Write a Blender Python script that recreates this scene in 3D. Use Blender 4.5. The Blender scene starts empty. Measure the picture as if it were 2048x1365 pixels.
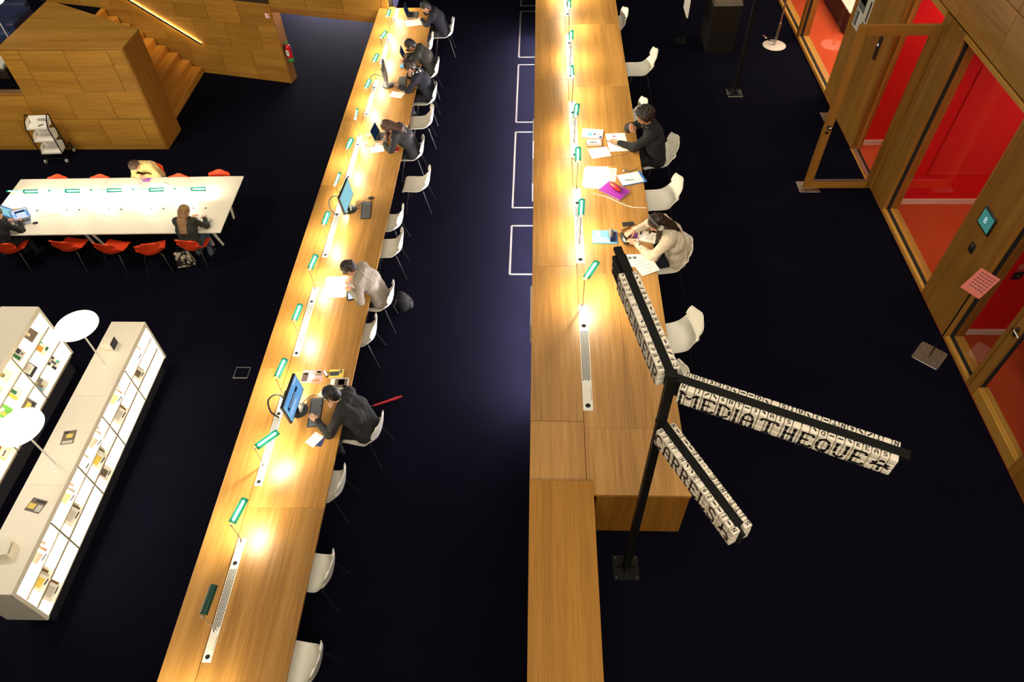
import bpy, bmesh, math, random
import numpy as np
from mathutils import Vector, Matrix

random.seed(7)
SC = bpy.context.scene
COL = SC.collection
PI = math.pi
LOW, MID, HIGH = -1.5, 0.0, 1.5          # the three carpeted terraces of the hall
DESK = 0.74

# ------------------------------------------------------------------ camera
cam_d = bpy.data.cameras.new('camera'); cam = bpy.data.objects.new('camera', cam_d); COL.objects.link(cam)
cam_d.sensor_width = 36.0; cam_d.lens = 36.0 * 1419.27 / 2048.0
cam_d.clip_end = 200
_r = Vector((0.9994, 0.0271, -0.0221)); _u = Vector((-0.0062, 0.7579, 0.6524)); _f = Vector((-0.0344, 0.6519, -0.7576))
_m = Matrix.Identity(3)
for _i in range(3):
    _m[_i][0] = _r[_i]; _m[_i][1] = _u[_i]; _m[_i][2] = -_f[_i]
cam.matrix_world = Matrix.Translation((0, 0, 8.1)) @ _m.to_quaternion().to_matrix().to_4x4()
SC.camera = cam

# ------------------------------------------------------------------ world, hall lights, exposure
wd = bpy.data.worlds.new('world'); SC.world = wd; wd.use_nodes = True
wd.node_tree.nodes['Background'].inputs[0].default_value = (1.0, 0.92, 0.78, 1)
wd.node_tree.nodes['Background'].inputs[1].default_value = 0.07

def area(name, loc, size, power, col=(1, .91, .74), rot=(0, 0, 0), spread=180):
    l = bpy.data.lights.new(name, 'AREA'); l.shape = 'RECTANGLE'; l.size, l.size_y = size
    l.energy = power; l.color = col; l.spread = math.radians(spread)
    o = bpy.data.objects.new(name, l); COL.objects.link(o); o.location = loc; o.rotation_euler = rot
    return o
# rows of dim warm ceiling lights high above the hall
area('ceiling_light_front', (1.5, -4.5, 12.0), (10, 5), 1250, rot=(math.radians(38), 0, 0))
area('ceiling_light_middle', (1.0, 4.0, 13.0), (9, 5), 260)
area('ceiling_light_back', (0.5, 13.0, 13.0), (9, 7), 300)
area('ceiling_light_side', (-12.5, 8.5, 9.5), (4, 4), 900, rot=(math.radians(38), 0, 0))

vs = SC.view_settings
vs.view_transform = 'Standard'; vs.look = 'None'; vs.gamma = 1.0; vs.use_curve_mapping = False
vs.exposure = 0.0

# ------------------------------------------------------------------ materials
MATS = {}
def _nt(name):
    m = bpy.data.materials.new(name); m.use_nodes = True
    nt = m.node_tree; b = nt.nodes['Principled BSDF']
    MATS[name] = m
    return m, nt, b
def rgb(r, g, b):
    f = lambda c: (c/255/12.92) if c/255 <= .04045 else ((c/255+.055)/1.055)**2.4
    return (f(r), f(g), f(b), 1)
def plain(name, col, rough=.5, metal=0, noise=0.06, scale=30, bump=0, spec=.5, coat=0):
    m, nt, b = _nt(name)
    b.inputs['Roughness'].default_value = rough; b.inputs['Metallic'].default_value = metal
    b.inputs['Specular IOR Level'].default_value = spec
    if coat: b.inputs['Coat Weight'].default_value = coat
    tc = nt.nodes.new('ShaderNodeTexCoord'); n = nt.nodes.new('ShaderNodeTexNoise')
    n.inputs['Scale'].default_value = scale; n.inputs['Detail'].default_value = 3
    nt.links.new(tc.outputs['Object'], n.inputs['Vector'])
    cr = nt.nodes.new('ShaderNodeValToRGB')
    cr.color_ramp.elements[0].position = .3; cr.color_ramp.elements[1].position = .7
    cr.color_ramp.elements[0].color = tuple(c*(1-noise) for c in col[:3]) + (1,)
    cr.color_ramp.elements[1].color = tuple(min(1, c*(1+noise)) for c in col[:3]) + (1,)
    nt.links.new(n.outputs['Fac'], cr.inputs['Fac']); nt.links.new(cr.outputs['Color'], b.inputs['Base Color'])
    if bump:
        bp = nt.nodes.new('ShaderNodeBump'); bp.inputs['Strength'].default_value = bump; bp.inputs['Distance'].default_value = .004
        nt.links.new(n.outputs['Fac'], bp.inputs['Height']); nt.links.new(bp.outputs['Normal'], b.inputs['Normal'])
    return m
def wood(name, dark, mid, light, axis=1, rough=.5, leaf=5.0, spread=.35, spec=.28):
    """oak veneer: fine grain stretched along one axis, veneer leaves of slightly different tone"""
    m, nt, b = _nt(name); N = nt.nodes; Lk = nt.links
    b.inputs['Roughness'].default_value = rough; b.inputs['Specular IOR Level'].default_value = spec
    tc = N.new('ShaderNodeTexCoord'); oi = N.new('ShaderNodeObjectInfo')
    mul = N.new('ShaderNodeVectorMath'); mul.operation = 'SCALE'; mul.inputs[0].default_value = (7.3, 5.1, 9.7)
    Lk.new(oi.outputs['Random'], mul.inputs['Scale'])
    add = N.new('ShaderNodeVectorMath'); add.operation = 'ADD'
    Lk.new(tc.outputs['Object'], add.inputs[0]); Lk.new(mul.outputs[0], add.inputs[1])
    def mp(across, along):
        g = N.new('ShaderNodeMapping'); s = [across]*3; s[axis] = along
        g.inputs['Scale'].default_value = s; Lk.new(add.outputs[0], g.inputs['Vector']); return g
    def nz(mapping, detail):
        n = N.new('ShaderNodeTexNoise'); n.inputs['Scale'].default_value = 1; n.inputs['Detail'].default_value = detail
        Lk.new(mapping.outputs[0], n.inputs['Vector']); return n
    fine = nz(mp(95, 2.2), 4); mid_n = nz(mp(22, .7), 3); leafn = nz(mp(leaf, .25), 1)
    a1 = N.new('ShaderNodeMath'); a1.operation = 'MULTIPLY_ADD'; a1.inputs[1].default_value = .42
    Lk.new(fine.outputs['Fac'], a1.inputs[0])
    a2 = N.new('ShaderNodeMath'); a2.operation = 'MULTIPLY'; a2.inputs[1].default_value = .33; Lk.new(mid_n.outputs['Fac'], a2.inputs[0]); Lk.new(a2.outputs[0], a1.inputs[2])
    a3 = N.new('ShaderNodeMath'); a3.operation = 'MULTIPLY_ADD'; a3.inputs[1].default_value = spread; Lk.new(leafn.outputs['Fac'], a3.inputs[0]); Lk.new(a1.outputs[0], a3.inputs[2])
    cr = N.new('ShaderNodeValToRGB'); e = cr.color_ramp.elements
    e[0].position = .33; e[0].color = dark; e[1].position = .74; e[1].color = light
    k = e.new(.53); k.color = mid
    Lk.new(a3.outputs[0], cr.inputs['Fac'])
    hsv = N.new('ShaderNodeHueSaturation')
    mr = N.new('ShaderNodeMapRange'); mr.inputs['To Min'].default_value = .86; mr.inputs['To Max'].default_value = 1.12
    Lk.new(oi.outputs['Random'], mr.inputs['Value']); Lk.new(mr.outputs[0], hsv.inputs['Value']); Lk.new(cr.outputs['Color'], hsv.inputs['Color'])
    Lk.new(hsv.outputs[0], b.inputs['Base Color'])
    bp = N.new('ShaderNodeBump'); bp.inputs['Strength'].default_value = .12; bp.inputs['Distance'].default_value = .002
    Lk.new(fine.outputs['Fac'], bp.inputs['Height']); Lk.new(bp.outputs['Normal'], b.inputs['Normal'])
    return m
def carpet(name, c0, c1):
    m, nt, b = _nt(name); N = nt.nodes; Lk = nt.links
    b.inputs['Roughness'].default_value = 1; b.inputs['Specular IOR Level'].default_value = .02
    tc = N.new('ShaderNodeTexCoord')
    n = N.new('ShaderNodeTexNoise'); n.inputs['Scale'].default_value = 260; n.inputs['Detail'].default_value = 2
    Lk.new(tc.outputs['Object'], n.inputs['Vector'])
    n2 = N.new('ShaderNodeTexNoise'); n2.inputs['Scale'].default_value = 1.3; n2.inputs['Detail'].default_value = 4
    Lk.new(tc.outputs['Object'], n2.inputs['Vector'])
    ad = N.new('ShaderNodeMath'); ad.operation = 'MULTIPLY_ADD'; ad.inputs[1].default_value = .25
    Lk.new(n2.outputs['Fac'], ad.inputs[0]); Lk.new(n.outputs['Fac'], ad.inputs[2])
    cr = N.new('ShaderNodeValToRGB'); e = cr.color_ramp.elements
    e[0].position = .42; e[0].color = c0; e[1].position = .85; e[1].color = c1
    Lk.new(ad.outputs[0], cr.inputs['Fac']); Lk.new(cr.outputs['Color'], b.inputs['Base Color'])
    bp = N.new('ShaderNodeBump'); bp.inputs['Strength'].default_value = .5; bp.inputs['Distance'].default_value = .004
    Lk.new(n.outputs['Fac'], bp.inputs['Height']); Lk.new(bp.outputs['Normal'], b.inputs['Normal'])
    return m
def emit(name, col, strength):
    m = bpy.data.materials.new(name); m.use_nodes = True; nt = m.node_tree; nt.nodes.clear()
    o = nt.nodes.new('ShaderNodeOutputMaterial'); e = nt.nodes.new('ShaderNodeEmission')
    e.inputs[0].default_value = col; e.inputs[1].default_value = strength
    nt.links.new(e.outputs[0], o.inputs[0]); MATS[name] = m
    return m
def glass(name, tint=(.97, .98, .97, 1), refl=.045):
    m = bpy.data.materials.new(name); m.use_nodes = True; nt = m.node_tree; nt.nodes.clear(); N = nt.nodes
    o = N.new('ShaderNodeOutputMaterial'); t = N.new('ShaderNodeBsdfTransparent'); t.inputs[0].default_value = tint
    g = N.new('ShaderNodeBsdfGlossy'); g.inputs['Roughness'].default_value = .02
    lw = N.new('ShaderNodeLayerWeight'); lw.inputs[0].default_value = .5
    pw = N.new('ShaderNodeMath'); pw.operation = 'POWER'; pw.inputs[1].default_value = 4; nt.links.new(lw.outputs['Facing'], pw.inputs[0])
    ma = N.new('ShaderNodeMath'); ma.operation = 'MULTIPLY_ADD'; ma.inputs[1].default_value = .6; ma.inputs[2].default_value = .03; nt.links.new(pw.outputs[0], ma.inputs[0])
    mx = N.new('ShaderNodeMixShader'); nt.links.new(ma.outputs[0], mx.inputs[0]); nt.links.new(t.outputs[0], mx.inputs[1]); nt.links.new(g.outputs[0], mx.inputs[2])
    nt.links.new(mx.outputs[0], o.inputs[0]); MATS[name] = m
    return m
def shade_glass(name, col):
    """dark green cased glass: a little light glows through, the tube shows faintly"""
    m = bpy.data.materials.new(name); m.use_nodes = True; nt = m.node_tree; nt.nodes.clear(); N = nt.nodes
    o = N.new('ShaderNodeOutputMaterial'); d = N.new('ShaderNodeBsdfDiffuse'); d.inputs[0].default_value = col
    t = N.new('ShaderNodeBsdfTranslucent'); t.inputs[0].default_value = (.0048, .0270, .0210, 1)
    g = N.new('ShaderNodeBsdfGlossy'); g.inputs['Roughness'].default_value = .12; g.inputs[0].default_value = (.8, .9, .85, 1)
    a = N.new('ShaderNodeMixShader'); a.inputs[0].default_value = .5; nt.links.new(d.outputs[0], a.inputs[1]); nt.links.new(t.outputs[0], a.inputs[2])
    b = N.new('ShaderNodeMixShader'); b.inputs[0].default_value = .04; nt.links.new(a.outputs[0], b.inputs[1]); nt.links.new(g.outputs[0], b.inputs[2])
    tr = N.new('ShaderNodeBsdfTransparent'); tr.inputs[0].default_value = (.5, .95, .85, 1)
    c = N.new('ShaderNodeMixShader'); c.inputs[0].default_value = .12; nt.links.new(b.outputs[0], c.inputs[1]); nt.links.new(tr.outputs[0], c.inputs[2])
    nt.links.new(c.outputs[0], o.inputs[0]); MATS[name] = m
    return m

oakD, oakM, oakL = (.215, .092, .0150, 1), (.385, .180, .0370, 1), (.540, .280, .0760, 1)
wood('oak_desk', oakD, oakM, oakL, axis=1, rough=.41, spec=.5)
wood('oak_ledge', (.225, .098, .0165, 1), (.380, .178, .0370, 1), (.520, .265, .0700, 1), axis=1, leaf=4, rough=.42, spec=.5)
wood('oak_bench', (0.250, 0.102, 0.0110, 1), (0.374, 0.160, 0.0198, 1), (0.489, 0.228, 0.0341, 1), axis=1, leaf=9)
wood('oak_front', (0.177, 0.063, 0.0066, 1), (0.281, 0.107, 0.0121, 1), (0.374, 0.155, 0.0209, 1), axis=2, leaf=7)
wood('oak_panel_x', (.22, .090, .0105, 1), (.37, .172, .024, 1), (.50, .260, .044, 1), axis=0, leaf=3.2)
wood('oak_panel_y', (.20, .082, .0100, 1), (.32, .145, .020, 1), (.44, .218, .036, 1), axis=1, leaf=3.2)
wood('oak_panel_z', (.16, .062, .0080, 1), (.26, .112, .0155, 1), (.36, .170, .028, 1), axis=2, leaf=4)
wood('oak_step', (0.250, 0.087, 0.0099, 1), (0.437, 0.184, 0.0248, 1), (0.582, 0.272, 0.0440, 1), axis=1, leaf=6)
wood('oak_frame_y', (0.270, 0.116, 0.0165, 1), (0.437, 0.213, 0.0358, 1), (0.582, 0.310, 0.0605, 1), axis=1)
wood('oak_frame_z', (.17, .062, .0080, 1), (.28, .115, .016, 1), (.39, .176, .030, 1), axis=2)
wood('oak_frame_x', (.19, .070, .0085, 1), (.30, .122, .017, 1), (.41, .186, .032, 1), axis=0)
carpet('carpet_navy', (.0022, .0021, .0042, 1), (.0054, .0050, .0120, 1))
carpet('carpet_orange', (.42, .055, .018, 1), (.62, .10, .032, 1))
plain('red_wall', (.66, .004, .008, 1), .55, noise=.04)
plain('skirting_white', (.72, .62, .52, 1), .5)
plain('shell_white', (.82, .77, .65, 1), .45, noise=.02)
plain('shell_red', (.72, .052, .010, 1), .42, noise=.02)
plain('chrome', (.55, .53, .50, 1), .22, 1)
plain('dark_steel', (.05, .05, .055, 1), .35, .8)
plain('black_steel', (.0045, .0040, .0035, 1), .6, 0, spec=.2)
plain('black_plastic', (.012, .012, .013, 1), .4)
plain('grey_plastic', (.12, .12, .12, 1), .45)
plain('rubber', (.02, .02, .02, 1), .8)
plain('white_metal', (.80, .76, .68, 1), .4, noise=.02)
plain('white_laminate', (.82, .74, .60, 1), .35, noise=.015)
plain('white_paint', (.80, .72, .58, 1), .5, noise=.02)
plain('brushed_steel', (.55, .52, .47, 1), .35, 1)
plain('aluminium', (.62, .60, .56, 1), .35, .9)
plain('slot_black', (.006, .006, .006, 1), .9)
plain('shelf_edge_shade', (.30, .25, .18, 1), .6)  # cabinet edges darkened in colour for the shade outside the inner light
plain('hatch_edge', (.085, .075, .060, 1), .7)
plain('plinth_navy', (.006, .006, .012, 1), .8)
plain('paper', (.86, .82, .74, 1), .85, noise=.03)
plain('paper_grey', (.60, .57, .50, 1), .85)
plain('ink', (.03, .03, .04, 1), .8)
plain('tile_cream', (.80, .70, .55, 1), .45, noise=.02)
plain('tile_black', (.008, .007, .006, 1), .5)
plain('skin_light', (.62, .33, .21, 1), .55, noise=.05)
plain('skin_tan', (.45, .21, .11, 1), .55, noise=.05)
plain('hair_black', (.008, .006, .005, 1), .45, noise=.3, scale=60)
plain('hair_dark', (.020, .010, .006, 1), .4, noise=.4, scale=60)
plain('hair_brown', (.060, .026, .012, 1), .45, noise=.4, scale=60)
plain('hair_blond', (.28, .145, .06, 1), .5, noise=.35, scale=60)
plain('eye_dark', (.02, .015, .012, 1), .2)
plain('cloth_black', (.0055, .0055, .0065, 1), .9, noise=.2, bump=.3)
plain('cloth_charcoal', (.019, .0185, .0195, 1), .9, noise=.2, bump=.3)
plain('cloth_navy', (.0050, .0060, .0125, 1), .9, noise=.2, bump=.3)
plain('cloth_lightgrey', (.34, .29, .23, 1), .9, noise=.12, bump=.3)
plain('cloth_cream', (.66, .55, .40, 1), .9, noise=.08, bump=.3)
plain('cloth_yellow', (.72, .52, .20, 1), .9, noise=.1, bump=.3)
plain('cloth_olive', (.024, .0225, .0145, 1), .9, noise=.2, bump=.3)
plain('denim', (.06, .085, .13, 1), .9, noise=.25, bump=.3)
plain('sofa_blue', (.018, .026, .075, 1), .6, noise=.1)
plain('extinguisher_red', (.55, .010, .012, 1), .3)
plain('extinguisher_green', (.03, .22, .05, 1), .4)
plain('sign_red', (.55, .02, .02, 1), .5)
plain('pink_paper', (.55, .13, .10, 1), .8)
plain('leather_dark', (.030, .012, .008, 1), .55)
plain('case_dark', (.008, .005, .0035, 1), .6, spec=.25)
plain('joint_dark', (.030, .014, .004, 1), .9)
plain('purple', (.28, .025, .32, 1), .45)
plain('red_vinyl', (.42, .016, .012, 1), .35)
plain('blue_card', (.03, .16, .48, 1), .5)
plain('navy_card', (.02, .03, .11, 1), .5)
plain('cyan_card', (.10, .36, .62, 1), .5)
plain('green_pen', (.02, .14, .05, 1), .4)
plain('green_card', (.18, .55, .08, 1), .6)
plain('violet_pen', (.35, .12, .48, 1), .4)
plain('amber', (.70, .27, .04, 1), .5)
plain('teal_card', (.05, .40, .42, 1), .5)
plain('yellow_card', (.78, .58, .10, 1), .5)
plain('taupe_card', (.16, .12, .08, 1), .6)
plain('pink_card', (.50, .20, .24, 1), .5)
plain('grey_card', (.13, .13, .14, 1), .6)
plain('brown_card', (.22, .10, .04, 1), .6)
glass('pane_glass')
shade_glass('lamp_green', (.03, .42, .32, 1))
plain('lamp_green_off', (.010, .055, .030, 1), .25)
emit('lamp_bulb', (1, .85, .62, 1), 620)
emit('lamp_bulb_table', (1, .87, .66, 1), 340)
emit('disc_light', (1, .84, .62, 1), 3.0)
emit('shelf_light', (1, .95, .84, 1), 11)
emit('led_warm', (1, .68, .25, 1), 45)
emit('led_cool', (.86, .86, 1, 1), 520)
emit('led_passage', (.90, .90, 1, 1), 1500)
emit('led_shelf', (1, .94, .84, 1), 95)
emit('shelf_light_strong', (1, .95, .86, 1), 14)
emit('room_light', (1, .84, .66, 1), 11)
emit('screen_blue', (.16, .42, .78, 1), 1.0)
emit('screen_cyan', (.30, .66, .74, 1), 1.0)
emit('screen_white', (.72, .82, 1.0, 1), 1.0)
emit('screen_teal', (.045, .20, .17, 1), 1.0)
emit('screen_dark', (.02, .05, .12, 1), .35)
emit('exit_green', (.1, .9, .3, 1), 1.6)

# ------------------------------------------------------------------ mesh helpers
class MB:
    def __init__(s): s.v = []; s.f = []
    def add(s, vs, fs):
        n = len(s.v); s.v += [tuple(p) for p in vs]; s.f += [tuple(n+i for i in q) for q in fs]; return s
    def box(s, x0, x1, y0, y1, z0, z1):
        return s.add([(x0,y0,z0),(x1,y0,z0),(x1,y1,z0),(x0,y1,z0),(x0,y0,z1),(x1,y0,z1),(x1,y1,z1),(x0,y1,z1)],
                     [(0,3,2,1),(4,5,6,7),(0,1,5,4),(1,2,6,5),(2,3,7,6),(3,0,4,7)])
    def obox(s, c, size, M):
        hx, hy, hz = [q/2 for q in size]; c = Vector(c)
        pts = [(-hx,-hy,-hz),(hx,-hy,-hz),(hx,hy,-hz),(-hx,hy,-hz),(-hx,-hy,hz),(hx,-hy,hz),(hx,hy,hz),(-hx,hy,hz)]
        return s.add([c + M @ Vector(p) for p in pts], [(0,3,2,1),(4,5,6,7),(0,1,5,4),(1,2,6,5),(2,3,7,6),(3,0,4,7)])
    def prism(s, poly, z0, z1):
        n = len(poly)
        return s.add([(x,y,z0) for x,y in poly] + [(x,y,z1) for x,y in poly],
                     [tuple(range(n-1,-1,-1)), tuple(range(n,2*n))] + [(i,(i+1)%n,n+(i+1)%n,n+i) for i in range(n)])
    def tube(s, pts, r, n=8, r1=None):
        pts = [Vector(p) for p in pts]; m = len(pts); vs = []; fs = []; up = None
        for i, p in enumerate(pts):
            d = (pts[min(i+1,m-1)] - pts[max(i-1,0)]).normalized()
            if up is None: up = Vector((0,0,1)) if abs(d.z) < .9 else Vector((1,0,0))
            a = d.cross(up).normalized(); up = a.cross(d).normalized()
            rr = r if r1 is None else r + (r1-r)*i/(m-1)
            for k in range(n):
                t = 2*PI*k/n; vs.append(p + a*math.cos(t)*rr + up*math.sin(t)*rr)
        for i in range(m-1):
            for k in range(n):
                fs.append((i*n+k, i*n+(k+1)%n, (i+1)*n+(k+1)%n, (i+1)*n+k))
        fs += [tuple(range(n-1,-1,-1)), tuple(range((m-1)*n, m*n))]
        return s.add(vs, fs)
    def lathe(s, prof, n=24, c=(0,0,0)):
        vs = []; fs = []; m = len(prof)
        for r, z in prof:
            for k in range(n):
                t = 2*PI*k/n; vs.append((c[0]+r*math.cos(t), c[1]+r*math.sin(t), c[2]+z))
        for i in range(m-1):
            for k in range(n): fs.append((i*n+k, i*n+(k+1)%n, (i+1)*n+(k+1)%n, (i+1)*n+k))
        fs += [tuple(range(n-1,-1,-1)), tuple(range((m-1)*n, m*n))]
        return s.add(vs, fs)
    def ell(s, c, rad, nu=14, nv=9, M=None):
        vs = []; fs = []; c = Vector(c)
        for j in range(nv+1):
            ph = -PI/2 + PI*j/nv
            for i in range(nu):
                t = 2*PI*i/nu; p = Vector((rad[0]*math.cos(ph)*math.cos(t), rad[1]*math.cos(ph)*math.sin(t), rad[2]*math.sin(ph)))
                vs.append(c + (M @ p if M else p))
        for j in range(nv):
            for i in range(nu): fs.append((j*nu+i, j*nu+(i+1)%nu, (j+1)*nu+(i+1)%nu, (j+1)*nu+i))
        return s.add(vs, fs)
    def quad(s, a, b, c, d): return s.add([a,b,c,d], [(0,1,2,3)])
    def mesh(s, name, mat, smooth=False, bev=0, seg=1):
        me = bpy.data.meshes.new(name); me.from_pydata([tuple(p) for p in s.v], [], s.f)
        if bev or smooth:
            bm = bmesh.new(); bm.from_mesh(me)
            bmesh.ops.remove_doubles(bm, verts=bm.verts, dist=1e-6)
            if bev:
                es = [e for e in bm.edges if len(e.link_faces) == 2 and e.calc_face_angle(0) > .6]
                bmesh.ops.bevel(bm, geom=es, offset=bev, segments=seg, profile=.5, affect='EDGES', clamp_overlap=True)
            bm.to_mesh(me); bm.free()
        if smooth:
            me.polygons.foreach_set('use_smooth', [True]*len(me.polygons)); me.set_sharp_from_angle(angle=math.radians(40))
        me.materials.append(MATS[mat] if isinstance(mat, str) else mat); me.update()
        return me
    def build(s, name, mat, parent=None, smooth=False, bev=0, loc=None, rot=None, seg=1):
        return link(name, s.mesh(name, mat, smooth, bev, seg), parent, loc, rot)
def link(name, me, parent=None, loc=None, rot=None):
    o = bpy.data.objects.new(name, me); COL.objects.link(o); o.parent = parent
    if loc is not None: o.location = loc
    if rot is not None: o.rotation_euler = rot
    return o
def tag(o, label=None, cat=None, group=None, kind=None):
    if label: o['label'] = label
    if cat: o['category'] = cat
    if group: o['group'] = group
    if kind: o['kind'] = kind
    return o
def thing(name, label, cat, loc=(0,0,0), rz=0, group=None):
    o = bpy.data.objects.new(name, None); COL.objects.link(o); o.empty_display_size = .1
    o.location = loc; o.rotation_euler = (0,0,rz)
    return tag(o, label, cat, group)
def struct(name, mb, mat, label=None, **k):
    o = mb.build(name, mat, **k) if mb else link(name, None)
    return tag(o, label, kind='structure')
def copy_tree(o, parent=None):
    c = o.copy(); COL.objects.link(c); c.parent = parent
    for ch in [q for q in o.children]: copy_tree(ch, c)
    return c
_pc = {}
def panel(parent, name, x0, x1, y0, y1, z0, z1, mat, bev=.003):
    """one board / panel as its own object; alike boards share a mesh"""
    key = (round(x1-x0,3), round(y1-y0,3), round(z1-z0,3), mat, bev)
    if key not in _pc:
        a, b, c = key[0]/2, key[1]/2, key[2]/2
        _pc[key] = MB().box(-a,a,-b,b,-c,c).mesh(name, mat, bev=min(bev, .4*min(a,b,c)))
    return link(name, _pc[key], parent, ((x0+x1)/2,(y0+y1)/2,(z0+z1)/2))
def text_mesh(s, size, mat):
    cu = bpy.data.curves.new('text', 'FONT'); cu.body = s; cu.size = size; cu.align_x = 'CENTER'; cu.align_y = 'CENTER'
    o = bpy.data.objects.new('text', cu); COL.objects.link(o)
    me = bpy.data.meshes.new_from_object(o.evaluated_get(bpy.context.evaluated_depsgraph_get()))
    bpy.data.objects.remove(o); bpy.data.curves.remove(cu)
    me.materials.clear(); me.materials.append(MATS[mat]); return me
Rz = lambda a: Matrix.Rotation(a, 3, 'Z')
Ry = lambda a: Matrix.Rotation(a, 3, 'Y')
Rx = lambda a: Matrix.Rotation(a, 3, 'X')

# ------------------------------------------------------------------ the setting: three terraces
struct('floor_low', MB().box(-24, -3.62, -3, 30, LOW-.2, LOW), 'carpet_navy', 'dark navy carpet of the lowest terrace on the left')
struct('floor_middle', MB().box(-3.62, .0, -3, 30, LOW-.2, MID), 'carpet_navy', 'dark navy carpet of the aisle between the two long desks')
struct('floor_upper', MB().box(.0, 4.92, -3, 30, LOW-.2, HIGH), 'carpet_navy', 'dark navy carpet of the upper terrace on the right')

# carpet hatches in the aisle: metal edge frames let into the carpet, running under the right desk ledge
for k, (y0, y1) in enumerate(((8.41, 9.63), (10.13, 12.53), (12.89, 15.23), (15.57, 17.89), (18.2, 19.6))):
    t = thing('carpet_hatch', ['carpet hatch with metal edging, the short one nearest the camera', 'carpet hatch with metal edging, second from the camera',
        'carpet hatch with metal edging, third from the camera', 'carpet hatch with metal edging, fourth from the camera', 'carpet hatch with metal edging, farthest along the aisle'][k],
        'floor hatch', (0,0,MID), 0, 'carpet hatches in the aisle')
    e = .016
    for (a, b, c, d) in ((-.445-e, -.445+e, y0, y1), (-.445, -.012, y0-e, y0+e), (-.445, -.012, y1-e, y1+e)):
        panel(t, 'edge_strip', a, b, c, d, 0, .006, 'hatch_edge', .001)
    panel(t, 'carpet_infill', -.43, -.012, y0+e, y1-e, 0, .003, 'carpet_navy', .0005)
t = thing('floor_outlet', 'square floor outlet box with metal rim in the navy carpet', 'floor outlet', (-5.11, 7.49, LOW))
for (a,b,c,d) in ((-.13,.13,.11,.125),(-.13,.13,-.125,-.10),(-.13,-.117,-.10,.11),(.117,.13,-.10,.11)):
    panel(t, 'rim', a, b, c, d, 0, .008, 'brushed_steel', .001)
panel(t, 'lid', -.117, .117, -.10, .11, 0, .004, 'carpet_navy', .0005)

# wood-clad stair block on the lower terrace (front wall with panels)
BX = struct('wall_stair_block', MB().prism([(-11.47,14.22),(-8.76,14.22),(-8.74,15.02),(-11.43,16.5)], LOW, LOW+2.46), 'joint_dark', 'oak clad block in front of the staircase')
panel(BX, 'skirting_board', -13.2, -8.765, 14.195, 14.225, LOW, LOW+.085, 'oak_panel_x')
def jrow(xs, z0, z1):
    for a, b in zip(xs[:-1], xs[1:]):
        panel(BX, 'cladding_panel', a+.005, b-.005, 14.19, 14.222, LOW+z0+.0025, LOW+z1-.0025, 'oak_panel_x', .002)
jrow([-11.47,-11.03,-10.07,-9.12,-8.80], 1.98, 2.455)
jrow([-11.47,-11.03,-10.07,-9.12,-8.80], 1.49, 1.98)
jrow([-11.50,-10.545,-9.59,-8.80], .82, 1.49)
jrow([-13.2,-12.4,-11.50], .80, 1.40)
jrow([-13.2,-11.965,-11.0,-10.065,-9.12,-8.80], .095, .81)
panel(BX, 'corner_post', -8.80, -8.76, 14.185, 14.24, LOW, LOW+2.46, 'oak_panel_z')
BX2 = MB().prism([(-8.762,14.19),(-8.742,14.19),(-8.72,15.03),(-8.74,15.03)], LOW, LOW+2.46).build('end_panel', 'oak_front', BX)
MB().prism([(-11.48,14.18),(-8.742,14.18),(-8.722,15.04),(-11.44,16.53)], LOW+2.46, LOW+2.50).build('cap_board', 'oak_panel_x', BX, bev=.004)
# landing at the top of the stairs, level with the aisle, behind a glass balustrade left of the block
struct('floor_landing', MB().prism([(-24,14.42),(-11.47,14.42),(-11.44,16.5),(-11.39,18.6),(-24,24)], LOW, MID), 'carpet_navy', 'navy carpet of the stair landing at the top left')
panel(BX, 'window_sill', -13.2, -11.47, 14.19, 14.42, LOW+1.40, LOW+1.44, 'oak_frame_x')
struct('wall_window_apron', MB().box(-13.2, -11.47, 14.225, 14.42, LOW, LOW+1.40), 'oak_panel_x')
w1 = struct('window_1', MB().box(-13.2, -11.48, 14.29, 14.296, LOW+1.44, LOW+2.40), 'pane_glass', 'glass balustrade beside the oak stair block')
panel(w1, 'window_rail', -13.2, -11.48, 14.27, 14.315, LOW+1.44, LOW+1.47, 'brushed_steel')
t = thing('low_bench', 'dark bench with pale cushion behind the glass at the left edge', 'bench', (-12.25, 14.95, MID))
MB().box(-.6,.30,-.28,.28,.03,.26).build('base', 'leather_dark', t, bev=.02); MB().box(-.6,.28,-.26,.26,.26,.36).build('cushion', 'paper_grey', t, bev=.03, seg=2)

# staircase wall: runs at a slight angle behind the stairs
wt = Vector((.97269, -.23211, 0)); wn = Vector((-.23211, -.97269, 0)); e0 = Vector((-8.872, 17.739, LOW))
Mw = Matrix((wt, -wn, Vector((0,0,1)))).transposed()       # local x along the wall, y into it, z up
WR = math.atan2(wt.y, wt.x)
SW = struct('wall_staircase', None, None, 'long oak panelled wall behind the staircase with a low opening')
SW.location = e0; SW.rotation_euler = (0,0,WR)
MB().box(-4.5, 2.45, .03, .31, 0, 4.2).build('wall_core', 'joint_dark', SW)
MB().box(2.45, 5.55, .03, .31, 1.93, 4.2).build('lintel_core', 'joint_dark', SW)
def wrow(xs, z0, z1):
    for a, b in zip(xs[:-1], xs[1:]):
        panel(SW, 'cladding_panel', a+.005, b-.005, 0, .034, z0+.002, z1-.002, 'oak_panel_x', .002)
wrow([-4.10,-3.17,-2.24,-1.31,-.34,.57,1.515,2.45], .13, .82)
wrow([-4.52,-3.60,-2.68,-1.76,-.86,.07,1.0,1.91,2.45], .82, 1.50)
wrow([-4.10,-3.17,-2.24,-1.26,-.325,.595,1.51,2.44], 1.50, 2.05)
wrow([2.44,3.42,4.40,5.38,5.56], 2.0, 2.6)
wrow([-4.52,-3.60,-2.68,-1.76,-.86,.07,1.0,1.95,2.9,3.9,4.9,5.56], 2.6, 3.3)
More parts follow.
